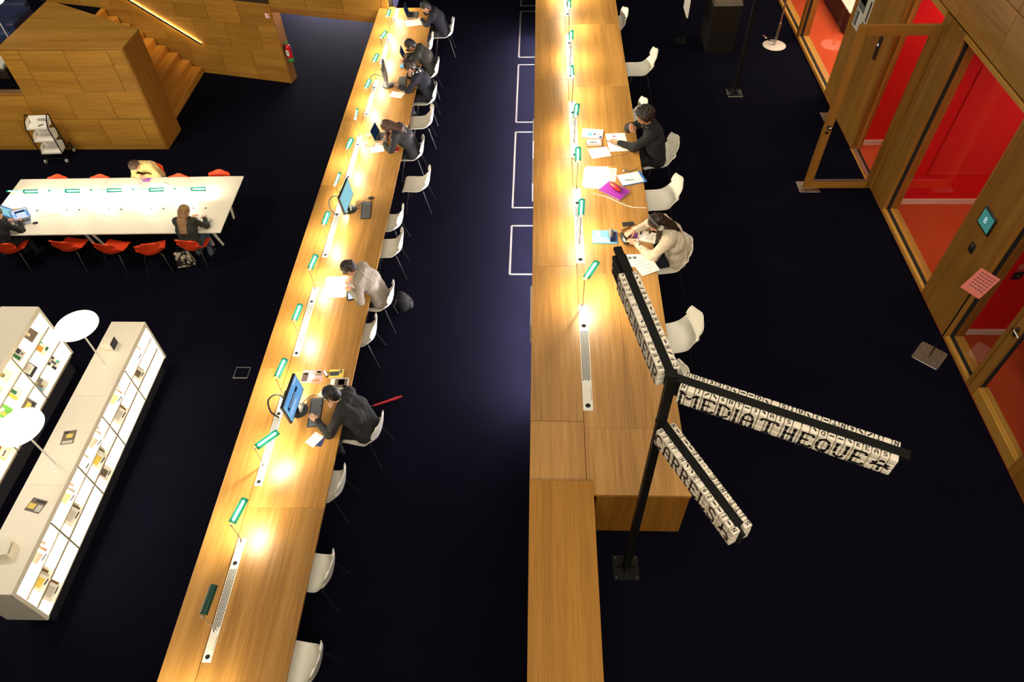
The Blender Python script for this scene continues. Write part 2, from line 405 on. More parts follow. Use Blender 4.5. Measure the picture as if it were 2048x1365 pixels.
panel(SW, 'skirting_board', -4.5, 2.45, .002, .034, 0, .125, 'oak_panel_x')
panel(SW, 'lintel_rail', 2.45, 5.56, -.002, .32, 1.87, 1.995, 'oak_frame_x')
panel(SW, 'jamb_board', 2.43, 2.46, -.002, .315, 0, 1.87, 'oak_frame_z')
# light strip tucked behind the lintel that washes the carpet of the passage
panel(SW, 'led_strip', 2.5, 3.3, .30, .32, 1.85, 1.868, 'led_warm')
# handrail with a warm light strip against the wall
hr0, hr1 = Vector((-3.0, -.05, 2.63)), Vector((.14, -.05, .83))
MB().tube([hr0, hr1], .022, 8).build('handrail', 'black_steel', SW, smooth=True)
MB().tube([hr0+Vector((0,.028,-.004)), hr1+Vector((-.03,.028,.012))], .008, 6).build('led_strip', 'led_warm', SW)
for k in range(4):
    p = hr0.lerp(hr1, .12 + .26*k); MB().tube([p+Vector((0,0,-.015)), p+Vector((0,.06,-.015))], .007, 6).build('rail_bracket', 'chrome', SW)

# stairs: each step a block, rising to the left
ST = struct('staircase', None, None, 'oak staircase rising to the left between block and wall')
yw = lambda x: e0.y + (x-e0.x)*(-.2386) - .035
for k in range(9):
    x1 = -9.007 - .28*k; x0 = x1 - (.30 if k < 8 else .14)
    MB().prism([(x0, 15.06), (x1, 15.06), (x1, yw(x1)), (x0, yw(x0))], LOW, LOW+.16667*(k+1)).build('step', 'oak_step', ST, bev=.006)
bw = struct('wall_passage_back', MB().box(-14, -3.7, 22.2, 22.4, LOW, LOW+2.6), 'oak_panel_x')
panel(bw, 'led_strip', -7.5, -3.9, 22.16, 22.2, LOW+.75, LOW+.79, 'led_passage')

# passage carpet glow comes from the strip above; fire notice and extinguisher at the opening
sg = thing('fire_notice', 'small red fire extinguisher notice on the oak wall', 'sign', e0 + Mw @ Vector((2.30, -.004, 1.77)), WR)
MB().box(-.07, .07, 0, .004, -.075, .075).build('plate', 'sign_red', sg)
for (a,b,c,d) in ((-.055,-.005,-.06,.06),(.01,.055,-.055,-.01),(.012,.05,.01,.055)):
    MB().box(a, b, -.0015, 0, c, d).build('pictogram', 'paper', sg)
ex = thing('fire_extinguisher', 'red fire extinguisher with green base and handle on the wall end', 'extinguisher', e0 + Mw @ Vector((2.56, .10, .58)), WR)
MB().lathe([(.055,.06),(.068,.075),(.07,.10),(.07,.36),(.06,.41),(.03,.44),(.02,.45)], 20).build('cylinder', 'extinguisher_red', ex, smooth=True)
MB().lathe([(.05,0),(.074,.01),(.076,.09),(.07,.10)], 20).build('base_ring', 'extinguisher_green', ex, smooth=True)
MB().lathe([(.02,.445),(.02,.48),(.012,.50)], 12).build('valve', 'brushed_steel', ex, smooth=True)
MB().box(-.02,.02,-.09,.05,.50,.525).box(-.015,.015,-.08,.03,.47,.485).build('handle', 'extinguisher_green', ex, bev=.006)
MB().tube([(0,-.03,.47),(-.07,-.06,.42),(-.085,-.06,.3),(-.082,-.05,.15),(-.075,-.04,.08)], .010, 8).build('hose', 'black_plastic', ex, smooth=True)
MB().box(-.045,.045,-.0725,-.0705,.17,.32).build('instruction_label', 'paper_grey', ex)
MB().box(-.09,-.055,-.03,.03,.12,.42).build('wall_bracket', 'black_steel', ex)

# ------------------------------------------------------------------ glazed oak wall on the right with the red rooms behind
WX = 4.92
RW = struct('wall_right', MB().box(WX+.035, WX+.17, 2.0, 17.2, HIGH+2.62, HIGH+4.6), 'joint_dark', 'oak panelled wall with glazed red meeting rooms')
def wp(y0, y1, z0, z1, mat='oak_panel_z', name='cladding_panel', g=.004, d=.036):
    return panel(RW, name, WX, WX+d, y0+g, y1-g, HIGH+z0+g, HIGH+z1-g, mat, .002)
MB().box(WX+.03, WX+.17, 9.76, 11.27, HIGH, HIGH+2.62).build('wall_core', 'joint_dark', RW)
MB().box(WX+.03, WX+.17, 8.22, 8.67, HIGH, HIGH+2.62).build('wall_core', 'joint_dark', RW)
MB().box(WX+.03, WX+.17, 5.83, 6.46, HIGH, HIGH+2.62).build('wall_core', 'joint_dark', RW)
MB().box(WX+.03, WX+.17, 2.0, 3.80, HIGH, HIGH+2.62).build('wall_core', 'joint_dark', RW)
wp(10.5, 11.28, 0, 2.6); wp(9.76, 10.5, 0, 2.6)
wp(8.53, 8.69, 0, 2.6); wp(8.36, 8.53, 0, 2.6); wp(8.20, 8.36, 0, 2.6)
wp(5.80, 6.48, 0, 2.6)
wp(2.9, 3.84, 0, 2.6); wp(2.0, 2.9, 0, 2.6)
ys = [16.75 - 1.034*k for k in range(15)]
for a, b in zip(ys[1:], ys[:-1]):
    for z0, z1 in ((2.62, 3.17), (3.17, 3.75), (3.75, 4.5)):
        wp(a, b, z0, z1, 'oak_panel_y', d=.038)
def glazed(name, y0, y1, z0, z1, label, fr=.055, sill=None, top=True):
    w = struct(name, None, None, label)
    def fr4(x0, x1, a, mats, nm):
        panel(w, nm, x0, x1, y0+a, y0+a+fr, HIGH+z0, HIGH+z1, mats[0], .003)
        panel(w, nm, x0, x1, y1-a-fr, y1-a, HIGH+z0, HIGH+z1, mats[0], .003)
        panel(w, nm, x0, x1, y0+a+fr, y1-a-fr, HIGH+z0, HIGH+z0+fr+a, mats[1], .003)
        panel(w, nm, x0, x1, y0+a+fr, y1-a-fr, HIGH+z1-fr-a, HIGH+z1, mats[1], .003)
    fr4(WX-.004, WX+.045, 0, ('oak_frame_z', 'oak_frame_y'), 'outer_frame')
    panel(w, 'gasket', WX+.047, WX+.078, y0+.03, y0+fr+.025, HIGH+z0+.03, HIGH+z1-.03, 'slot_black', .001)
    panel(w, 'gasket', WX+.047, WX+.078, y1-fr-.025, y1-.03, HIGH+z0+.03, HIGH+z1-.03, 'slot_black', .001)
    panel(w, 'gasket', WX+.047, WX+.078, y0+fr+.025, y1-fr-.025, HIGH+z0+.01, HIGH+z0+fr+.012, 'slot_black', .001)
    fr4(WX+.080, WX+.19, .022, ('oak_frame_z', 'oak_frame_y'), 'inner_frame')
    panel(w, 'pane', WX+.062, WX+.07, y0+fr, y1-fr, HIGH+z0+fr, HIGH+z1-fr, 'pane_glass', .0005)
    return w
glazed('window_2', 6.48, 8.20, .012, 2.6, 'large glazed opening onto the dark red room')
glazed('window_3', 11.28, 13.34, .012, 2.6, 'glazed opening onto the bright orange room')
glazed('window_4', 13.34, 15.6, .012, 2.6, 'second glazed opening onto the bright orange room')
glazed('window_5', 5.03, 5.80, .012, 2.6, 'narrow sidelight onto the near red room')
# near door, closed, right of the sidelight
d2 = struct('door_2', None, None, 'closed oak framed glass door at the right edge')
for (a,b,c,d,m) in ((3.84,3.95,.012,2.58,'oak_frame_z'),(4.90,5.02,.012,2.58,'oak_frame_z'),(3.95,4.90,.012,.16,'oak_frame_y'),(3.95,4.90,2.44,2.58,'oak_frame_y')):
    panel(d2, 'door_rail', WX+.0, WX+.055, a, b, HIGH+c, HIGH+d, m, .003)
panel(d2, 'gasket', WX+.02, WX+.06, 4.885, 4.905, HIGH+.16, HIGH+2.44, 'slot_black', .001)
panel(d2, 'glazing_bead', WX+.02, WX+.10, 3.95, 4.885, HIGH+.16, HIGH+.185, 'oak_frame_y', .001)
panel(d2, 'pane', WX+.025, WX+.032, 3.95, 4.885, HIGH+.16, HIGH+2.44, 'pane_glass', .0005)
hd = MB().lathe([(.026,-.004),(.026,.004)], 16).build('rosette', 'black_plastic', d2, loc=(WX-.004, 4.955, HIGH+1.07), rot=(0,PI/2,0))
MB().tube([(WX-.002,4.955,HIGH+1.07),(WX-.05,4.955,HIGH+1.07),(WX-.055,4.94,HIGH+1.07),(WX-.055,4.83,HIGH+1.07)], .011, 8).build('door_handle', 'chrome', d2, smooth=True)
MB().lathe([(.022,-.004),(.022,.004)], 16).build('lock_cover', 'black_plastic', d2, loc=(WX-.004, 4.955, HIGH+.99), rot=(0,PI/2,0))
# open door leaf standing square to the wall, and its frame in the wall
d1 = struct('door_1', None, None, 'oak framed glass door standing open into the hall')
DY0, DY1 = 8.668, 8.722
for (a,b,c,d,m) in ((3.925,4.035,.03,2.46,'oak_frame_z'),(4.82,4.93,.03,2.46,'oak_frame_z'),(4.035,4.82,.03,.15,'oak_frame_x'),(4.035,4.82,2.33,2.46,'oak_frame_x')):
    panel(d1, 'door_rail', a, b, DY0, DY1, HIGH+c, HIGH+d, m, .003)
panel(d1, 'glazing_bead', 4.035, 4.82, DY0+.004, DY0+.02, HIGH+.15, HIGH+.172, 'brushed_steel', .001)
panel(d1, 'pane', 4.035, 4.82, DY0+.022, DY0+.03, HIGH+.15, HIGH+2.33, 'pane_glass', .0005)
for s in (-1, 1):
    yy = DY0-.002 if s < 0 else DY1+.002
    MB().lathe([(.027,-.004),(.027,.004)], 16).build('rosette', 'black_plastic', d1, loc=(3.98, yy, HIGH+1.06), rot=(PI/2,0,0), smooth=True)
    MB().lathe([(.024,-.004),(.024,.004)], 16).build('lock_cover', 'black_plastic', d1, loc=(3.98, yy, HIGH+.97), rot=(PI/2,0,0), smooth=True)
    MB().ell((3.985, yy+s*.045, HIGH+1.06), (.024,.018,.024)).tube([(3.98,yy,HIGH+1.06),(3.985,yy+s*.04,HIGH+1.06)], .009, 8).build('door_knob', 'chrome', d1, smooth=True)
for z in (.35, 1.25, 2.2): MB().tube([(4.935,8.735,HIGH+z-.05),(4.935,8.735,HIGH+z+.05)], .010, 8).build('hinge', 'brushed_steel', d1, smooth=True)
fm = struct('trim_1', None, None, 'oak door frame of the open door')
for (a,b,c,d) in ((8.695,8.73,0,2.6),(9.71,9.76,0,2.6)):
    panel(fm, 'jamb', WX, WX+.16, a, b, HIGH+c, HIGH+d, 'oak_frame_z', .003)
panel(fm, 'jamb_stop', WX+.07, WX+.11, 9.685, 9.712, HIGH, HIGH+2.55, 'oak_frame_z', .002)
panel(fm, 'head', WX, WX+.16, 8.73, 9.71, HIGH+2.53, HIGH+2.6, 'oak_frame_y', .003)
panel(fm, 'threshold', WX-.01, WX+.02, 8.73, 9.71, HIGH, HIGH+.012, 'oak_frame_y', .002)
panel(fm, 'threshold_rail', WX+.03, WX+.075, 8.73, 9.71, HIGH, HIGH+.016, 'aluminium', .002)
panel(fm, 'threshold_rail', WX+.09, WX+.12, 8.73, 9.71, HIGH, HIGH+.012, 'slot_black', .002)
# rooms behind
struct('floor_rooms', MB().box(WX, 9.2, -1, 18, LOW-.2, HIGH+.001), 'carpet_orange', 'orange red carpet of the meeting rooms')
struct('ceiling_rooms', MB().box(WX+.17, 9.2, 1.9, 17.2, HIGH+2.75, HIGH+2.85), 'white_paint')
struct('wall_rooms_back', MB().box(8.8, 8.9, 1.9, 17.2, HIGH, HIGH+2.75), 'red_wall')
struct('wall_rooms_end', MB().box(5.1, 8.8, 17.0, 17.1, HIGH, HIGH+2.75), 'red_wall')
k = 0
for y in (5.84, 8.35, 9.83):
    k += 1
    w = struct('wall_partition_%d' % k, MB().box(5.11, 8.8, y, y+.10, HIGH, HIGH+2.75), 'red_wall', 'bright red partition wall between meeting rooms')
    s = struct('baseboard_partition_%d' % k, MB().box(5.11, 8.8, y-.016, y, HIGH, HIGH+.085), 'skirting_white')
struct('wall_near_room_end', MB().box(5.1, 8.8, 1.9, 2.0, HIGH, HIGH+2.75), 'red_wall')
# perforated acoustic board on the red wall
m, nt, b = _nt('perforated_red'); N = nt.nodes
b.inputs['Roughness'].default_value = .5
tc = N.new('ShaderNodeTexCoord'); mp = N.new('ShaderNodeMapping'); mp.inputs['Scale'].default_value = (42, 42, 42)
nt.links.new(tc.outputs['Object'], mp.inputs['Vector'])
fr_ = N.new('ShaderNodeVectorMath'); fr_.operation = 'FRACTION'; nt.links.new(mp.outputs[0], fr_.inputs[0])
sb = N.new('ShaderNodeVectorMath'); sb.operation = 'SUBTRACT'; sb.inputs[1].default_value = (.5, 0, .5); nt.links.new(fr_.outputs[0], sb.inputs[0])
ml = N.new('ShaderNodeVectorMath'); ml.operation = 'MULTIPLY'; ml.inputs[1].default_value = (1, 0, 1); nt.links.new(sb.outputs[0], ml.inputs[0])
ln = N.new('ShaderNodeVectorMath'); ln.operation = 'LENGTH'; nt.links.new(ml.outputs[0], ln.inputs[0])
lt = N.new('ShaderNodeMath'); lt.operation = 'LESS_THAN'; lt.inputs[1].default_value = .17; nt.links.new(ln.outputs['Value'], lt.inputs[0])
mx = N.new('ShaderNodeMixRGB'); mx.inputs[1].default_value = (.64, .004, .008, 1); mx.inputs[2].default_value = (.75, .18, .14, 1); nt.links.new(lt.outputs[0], mx.inputs[0])
nt.links.new(mx.outputs[0], b.inputs['Base Color'])
MB().box(5.42, 6.9, 8.338, 8.352, HIGH+.50, HIGH+2.1).build('acoustic_board', 'perforated_red', bpy.data.objects['wall_partition_2'])
# ceiling lamps of the rooms (above the door heads, out of the camera's view)
for nm, lab, x0, x1, y0, y1 in (('a', 'flush ceiling lamp of the room behind the open door', 5.5, 6.8, 8.9, 9.45), ('b', 'flush ceiling lamp of the dark red room', 6.0, 7.6, 6.7, 7.4),
                   ('c', 'flush ceiling lamp of the nearest red room', 6.3, 7.0, 3.6, 4.2), ('d', 'flush ceiling lamp of the bright orange room', 5.6, 7.4, 11.0, 14.6)):
    t = thing('ceiling_lamp', lab, 'lamp', ((x0+x1)/2, (y0+y1)/2, HIGH+2.71))
    MB().box(-(x1-x0)/2-.03, (x1-x0)/2+.03, -(y1-y0)/2-.03, (y1-y0)/2+.03, .01, .04).build('housing', 'white_metal', t)
    MB().box(-(x1-x0)/2, (x1-x0)/2, -(y1-y0)/2, (y1-y0)/2, 0, .012).build('diffuser', 'room_light', t)
# furniture glimpsed in the rooms
t = thing('sideboard', 'dark brown sideboard with pale top inside the orange room', 'cabinet', (6.3, 14.2, HIGH))
MB().box(-.48,.48,-.72,.72,.03,.40).build('body', 'leather_dark', t, bev=.008)
MB().box(-.49,.49,-.73,.0,.40,.425).build('top', 'skirting_white', t, bev=.004)
MB().box(-.46,.46,-.70,.70,0,.03).build('plinth', 'slot_black', t)
wb = bpy.data.objects['wall_partition_1']
t = thing('wall_switch_panel', 'black switch panel on the red wall of the near room', 'switch', (5.33, 5.838, HIGH+.99))
MB().box(-.05,.05,-.012,0,-.06,.06).build('plate', 'black_plastic', t, bev=.003); MB().box(-.012,.012,-.018,-.012,-.015,.015).build('button', 'grey_plastic', t)
t = thing('wall_notice', 'pale pink notice above the black switch panel', 'sign', (5.34, 5.838, HIGH+1.115))
MB().box(-.06,.06,-.004,0,-.04,.04).build('sheet', 'pink_paper', t)
t = thing('exit_sign', 'small green exit sign glowing on the red wall', 'sign', (5.33, 5.838, HIGH+1.25))
MB().box(-.05,.05,-.02,0,-.03,.03).build('case', 'white_metal', t); MB().box(-.04,.04,-.022,-.02,-.02,.02).build('face', 'exit_green', t)
t = thing('folding_chair', 'thin legged chair standing inside the near red room', 'chair', (5.95, 5.0, HIGH))
MB().box(-.2,.2,-.2,.2,.43,.46).build('seat', 'black_plastic', t, bev=.01); MB().box(-.2,.2,.17,.2,.6,.85).build('backrest', 'black_plastic', t, bev=.01)
for sx in (-1,1):
    for sy in (-1,1): MB().tube([(sx*.17,sy*.17,.44),(sx*.24,sy*.24,0)], .010, 6).build('leg', 'chrome', t)
# wall mounted things
t = thing('room_booking_tablet', 'tablet with teal screen showing a letter B on the oak wall', 'tablet', (WX, 6.185, HIGH+1.47))
MB().box(-.022,0,-.135,.135,-.115,.115).build('case', 'black_plastic', t, bev=.012, seg=2)
MB().box(-.0235,-.022,-.115,.115,-.092,.092).build('screen', 'screen_teal', t)
link('letter', text_mesh('B', .10, 'screen_white'), t, (-.0245, .01, .0), (PI/2, 0, -PI/2))
t = thing('card_reader', 'small black card reader under the booking tablet', 'card reader', (WX, 6.167, HIGH+1.10))
MB().box(-.02,0,-.045,.045,-.06,.06).build('case', 'black_plastic', t, bev=.006); MB().box(-.022,-.02,-.02,.02,.02,.04).build('sensor', 'grey_plastic', t)
t = thing('intercom', 'tall black intercom with a lit button seen through the door glass', 'intercom', (WX, 10.06, HIGH+1.47))
MB().box(-.02,0,-.045,.045,-.17,.17).build('case', 'black_plastic', t, bev=.004); MB().box(-.023,-.02,-.014,.014,.03,.06).build('button', 'screen_white', t)
t = thing('poster_board', 'poster with photographs on the oak wall above the open door', 'poster', (WX, 10.93, HIGH+1.58))
MB().box(-.012,0,-.24,.24,-.28,.30).build('board', 'paper_grey', t)
for (a,b,c,d,mm) in ((-.05,.22,.0,.27,'grey_card'),(-.02,.18,.10,.20,'brown_card'),(.10,.16,-.25,-.03,'ink'),(.18,.22,-.25,-.03,'grey_card'),(-.22,-.17,-.05,.25,'leather_dark'),(-.2,-.1,-.2,-.08,'taupe_card')):
    MB().box(-.0135,-.012,a,b,c,d).build('photo', mm, t)
# steel floor plates of the door stop
for k, (x, y, w, d, lab) in enumerate(((4.02, 8.74, .30, .26, 'steel floor plate under the corner of the open door'), (4.80, 10.62, .20, .26, 'steel floor plate by the wall behind the door glass'))):
    t = thing('floor_plate', lab, 'floor plate', (x, y, HIGH))
    MB().box(-w/2,w/2,-d/2,d/2,0,.006).build('plate', 'brushed_steel', t, bev=.002)
    for i in range(2):
        for j in range(3): MB().lathe([(.011,.005),(.010,.011),(.004,.013)], 10, (-w/4+i*w/2, -d/3+j*d/3, 0)).build('screw', 'chrome', t, smooth=True)
# notice stand with a pink sheet
t = thing('notice_stand', 'steel plate stand with thin black rod holding a pink notice', 'sign stand', (4.66, 5.49, HIGH), math.radians(-42))
def rrect(w, d, r, n=5):
    out = []
    for cx, cy, a0 in ((w/2-r,d/2-r,0),(-w/2+r,d/2-r,90),(-w/2+r,-d/2+r,180),(w/2-r,-d/2+r,270)):
        for i in range(n+1):
            a = math.radians(a0+90*i/n); out.append((cx+r*math.cos(a), cy+r*math.sin(a)))
    return out
MB().prism(rrect(.31,.33,.03), 0, .008).build('base_plate', 'brushed_steel', t, bev=.002)
for i in (-1,0,1):
    for j in (-1,1): MB().lathe([(.013,.007),(.012,.012),(.005,.014)], 10, (i*.085,j*.06,0)).build('screw', 'chrome', t, smooth=True)
MB().tube([(0,0,.005),(0,0,1.16)], .008, 8).build('rod', 'black_steel', t, smooth=True)
tm = Rz(math.radians(42)) @ Rz(math.radians(35)) @ Ry(math.radians(-28))
MB().obox((.02,.02,1.2), (.30,.22,.003), tm).build('sheet_holder', 'pink_paper', t)
for i in range(6):
    for j in range(5):
        MB().obox(Vector((.02,.02,1.2)) + tm @ Vector((.11-.036*i, -.075+.034*j, .0025)), (.010, .022+.006*((i*j)%2), .001), tm).build('print_line', 'ink', t)

# ------------------------------------------------------------------ long desks
def power_strip(desk, x0, x1, y0, y1, z, name='power_strip'):
    """white inlaid strip: grille, two lids, two cable holes"""
    L_ = y1-y0; p = panel(desk, name, x0, x1, y0, y1, z-.01, z+.0035, 'white_metal', .001)
    cx = (x0+x1)/2; w = x1-x0; oy = -(y0+y1)/2; zz = .0075
    mb = MB(); n = int(L_*.47/.030)
    for i in range(n):
        for j in range(6):
            yy = y0 + L_*(.265 + .47*(i + (.5 if j % 2 else 0))/n) + oy; xx = (-.36+.72*j/5)*w
            mb.box(xx-w*.045, xx+w*.045, yy-.0122, yy+.0122, zz-.003, zz)
    g = mb.build('vent_slots', 'slot_black', p); g['kind'] = 'stuff'
    for f, cover in ((.04, 0), (.78, 0)):
        yy = y0+L_*f+oy
        MB().lathe([(w*.40,zz-.003),(w*.40,zz+.001),(w*.34,zz+.002)], 18, (0,yy,0)).build('hole_ring', 'white_metal', p, smooth=True)
        MB().lathe([(w*.27,zz+.001),(w*.27,zz+.0026)], 16, (0,yy,0)).build('cable_hole', 'slot_black', p)
    for f0, f1 in ((.085,.20),(.83,.935)):
        MB().box(-w*.36,w*.36,y0+L_*f0+oy,y0+L_*f1+oy,zz-.003,zz+.0015).build('socket_lid', 'white_paint', p, bev=.001)
        MB().box(w*.37,w*.40,y0+L_*f0+oy,y0+L_*f1+oy,zz-.003,zz+.0008).build('lid_gap', 'slot_black', p)
    return p
LD = thing('long_desk', 'long oak reading desk on the left beside the aisle, with lamps', 'desk', (0,0,0))
LXa, LXs, LXb = -3.69, -3.315, -2.42
seams = [.0, 1.80, 3.79, 5.77, 7.765, 9.745, 11.69, 13.65, 15.62, 16.5]
for a, b in zip(seams[:-1], seams[1:]):
    panel(LD, 'desktop_board', LXs+.002, LXb, a+.001, b-.001, DESK-.035, DESK, 'oak_desk', .002)
    panel(LD, 'ledge_board', LXa, LXs-.002, a+.06, b+.06-.002, DESK-.045, DESK+.004, 'oak_ledge', .002)
panel(LD, 'back_panel', LXa+.02, LXa+.05, 0, 16.4, MID-.05, DESK-.045, 'oak_panel_y')
for y in (.3, 3.79, 7.765, 11.69, 15.6):
    panel(LD, 'support_panel', LXa+.06, LXb-.25, y-.02, y+.02, MID, DESK-.04, 'oak_panel_z')
for k in range(-1, 8):
    y0 = 2.09 + 1.972*k; y1 = min(y0+1.315, 16.45)
    power_strip(LD, -3.305, -3.215, y0, y1, DESK)
RD = thing('long_desk', 'long oak reading desk on the right with wide ledge and end panel', 'desk', (0,0,0))
RXa, RXs, RXb = -.055, .475, 1.425
rz = HIGH+DESK
rs = [3.19, 3.92, 6.10, 8.24, 10.355, 12.43, 14.55, 16.6]
for a, b in zip(rs[:-1], rs[1:]):
    panel(RD, 'desktop_board', RXs+.002, RXb, a+.001, b-.001, rz-.035, rz, 'oak_desk', .002)
rl = [3.30, 4.0, 6.225, 8.405, 10.55, 12.66, 14.8, 16.6]
for i, (a, b) in enumerate(zip(rl[:-1], rl[1:])):
    panel(RD, 'ledge_board', RXa, RXs-.002, a+.001, b-.001, rz-.05, rz+(.004 if i else -.004), 'oak_ledge', .002)
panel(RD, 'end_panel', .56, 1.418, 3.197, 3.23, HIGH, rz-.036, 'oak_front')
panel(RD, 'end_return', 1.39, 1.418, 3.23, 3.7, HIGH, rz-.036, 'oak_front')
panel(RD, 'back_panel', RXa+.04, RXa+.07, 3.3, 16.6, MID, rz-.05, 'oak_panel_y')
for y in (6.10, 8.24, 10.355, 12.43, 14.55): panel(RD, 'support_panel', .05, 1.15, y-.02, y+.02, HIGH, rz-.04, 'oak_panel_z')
for (y0, y1) in ((5.55, 6.2), (8.25, 8.85), (9.3, 9.9)):
    panel(RD, 'cable_tray', RXa-.022, RXa+.042, y0, y1, rz-.62, rz-.30, 'white_metal')
for k in range(6):
    y0 = 4.127 + 2.155*k; power_strip(RD, .473, .573, y0, y0+1.46, rz)
panel(RD, 'led_strip', RXa+.012, RXa+.036, 5.7, 16.5, .50, .525, 'led_cool')
BN = thing('low_partition', 'plain oak topped partition running from the right desk towards the camera', 'partition', (0,0,0))
panel(BN, 'top_board', -.056, .53, .2, 3.30, HIGH+.76, HIGH+.80, 'oak_bench', .003)
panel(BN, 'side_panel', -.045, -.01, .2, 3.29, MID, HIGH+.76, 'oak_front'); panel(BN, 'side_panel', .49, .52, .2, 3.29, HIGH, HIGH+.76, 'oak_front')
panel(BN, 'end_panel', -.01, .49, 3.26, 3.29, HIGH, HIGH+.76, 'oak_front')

# ------------------------------------------------------------------ green reading lamps
def half_shell(L_, r, t, n=12, a0=-8, a1=188):
    """trough shaped lamp shade along +y, open below"""
    mb = MB(); rings = []
    vs = []; fs = []
    for yy in (0, L_):
        for rr in (r, r-t):
            for i in range(n+1):
                a = math.radians(a0+(a1-a0)*i/n); vs.append((rr*1.15*math.cos(a), yy, rr*.85*math.sin(a)))
    m = n+1
    for i in range(n):
        fs += [(i, i+1, 2*m+i+1, 2*m+i), (m+i+1, m+i, 3*m+i, 3*m+i+1), (i+1, i, m+i, m+i+1), (2*m+i, 2*m+i+1, 3*m+i+1, 3*m+i)]
    fs += [(0, 2*m, 3*m, m), (n, m+n, 3*m+n, 2*m+n)]
    return mb.add(vs, fs)
_lc = {}
def lamp_meshes(stem, on=True, table=False):
    key = (stem, on, table)
    if key not in _lc:
        b = 'lamp_bulb_table' if table else 'lamp_bulb'
        _lc[key] = dict(
            foot=MB().lathe([(.022,0),(.022,.008),(.010,.014),(.007,.03)], 14).mesh('foot', 'brushed_steel', smooth=True),
            stem=MB().tube([(0,0,.01),(0,0,stem)], .0055, 8).mesh('stem', 'brushed_steel', smooth=True),
            joint=MB().tube([(0,-.012,0),(0,.03,0)], .010, 10).mesh('joint', 'brushed_steel', smooth=True),
            shade=half_shell(.30, .036, .003).mesh('shade', 'lamp_green' if on else 'lamp_green_off', smooth=True),
            bulb=MB().tube([(0,.03,0),(0,.27,0)], .0125, 8).mesh('bulb', b if on else 'white_metal'))
    return _lc[key]
def reading_lamp(x, y, z, ang, label, group, stem=.37, roll=0, on=True, heads=None, table=False):
    M_ = lamp_meshes(stem, on, table)
    t = thing('reading_lamp', label, 'lamp', (x, y, z), 0, group)
    link('foot', M_['foot'], t); link('stem', M_['stem'], t)
    for a, rl_ in (heads or ((ang, roll),)):
        E_ = Rz(math.radians(a-90)) @ Ry(math.radians(rl_))
        j = link('joint', M_['joint'], t, (0,0,stem), E_.to_euler())
        s = link('shade', M_['shade'], t, Vector((0,0,stem)) + E_ @ Vector((0,.02,0)), E_.to_euler())
        link('bulb', M_['bulb'], s, (0, .0, .010))
ordl = ['first', 'second', 'third', 'fourth', 'fifth', 'sixth', 'seventh', 'eighth', 'ninth', 'tenth', 'eleventh', 'twelfth', 'thirteenth', 'fourteenth', 'fifteenth']
LL = [(2.404,87,0,0),(3.381,78,18,1),(4.341,47,18,1),(5.36,83,16,1),(6.323,86,16,1),(7.322,85,18,1),(8.305,87,16,1),(9.30,88,-40,1),(10.304,84,14,1),(11.23,95,-52,1),(12.28,84,12,1),(13.27,84,12,1),(14.244,79,12,1),(15.23,90,-10,1),(16.2,90,10,1)]
reading_lamp(-3.262, 1.41, MID+DESK+.0035, 87, 'lit green reading lamp just below the bottom frame edge on the left desk', 'green reading lamps on the left desk', .37, 16)
for i, (y, a, rl_, on) in enumerate(LL):
    reading_lamp(-3.262, y, MID+DESK+.0035, a, ('unlit dark green reading lamp, nearest the camera on the left desk' if i == 0 else 'lit green reading lamp on the left desk, %s lamp from the camera' % ordl[i]),
                 'green reading lamps on the left desk', .37, rl_, bool(on))
RL = [(5.577,63,-14),(6.648,86,-18),(7.737,88,-18),(8.797,84,-22),(9.857,92,-62),(10.988,88,-30),(12.088,88,-55),(13.229,89,-20),(14.35,89,-20)]
for i, (y, a, rl_) in enumerate(RL):
    reading_lamp(.522, y, rz+.0035, a, 'lit green reading lamp on the right desk, %s lamp from the camera' % ordl[i], 'green reading lamps on the right desk', .40, rl_)

# ------------------------------------------------------------------ white reading table on the lower terrace
WT = thing('reading_table', 'long white table on the lower terrace with lamps down its middle', 'table', (-8.485, 11.19, LOW), math.radians(1.2))
panel(WT, 'tabletop_board', -2.365, -.49, -.895, .895, DESK-.03, DESK, 'white_laminate', .006)
panel(WT, 'tabletop_board', -.488, 2.365, -.895, .895, DESK-.03, DESK, 'white_laminate', .006)
for lx in (-1.98, -.48, 1.95):
    for ly in (-1, 1):
        for s in (-1, 1):
            MB().tube([(lx+s*.05, ly*.62, DESK-.03), (lx+s*.10, ly*.42, 0)], .032, 8, .024).build('leg', 'white_laminate', WT, smooth=True)
panel(WT, 'cross_rail', -2.1, 2.1, -.62, -.57, DESK-.09, DESK-.03, 'white_laminate'); panel(WT, 'cross_rail', -2.1, 2.1, .57, .62, DESK-.09, DESK-.03, 'white_laminate')
for k in range(5):
    x = -10.38 + .853*k
    reading_lamp(x, 11.36+.018*k, LOW+DESK, 0, 'twin headed green lamp on the white table, %s from the left' % ordl[k], 'twin lamps on the white table', .19, 0, True,
                 ((2, 46), (180, 34)), True)

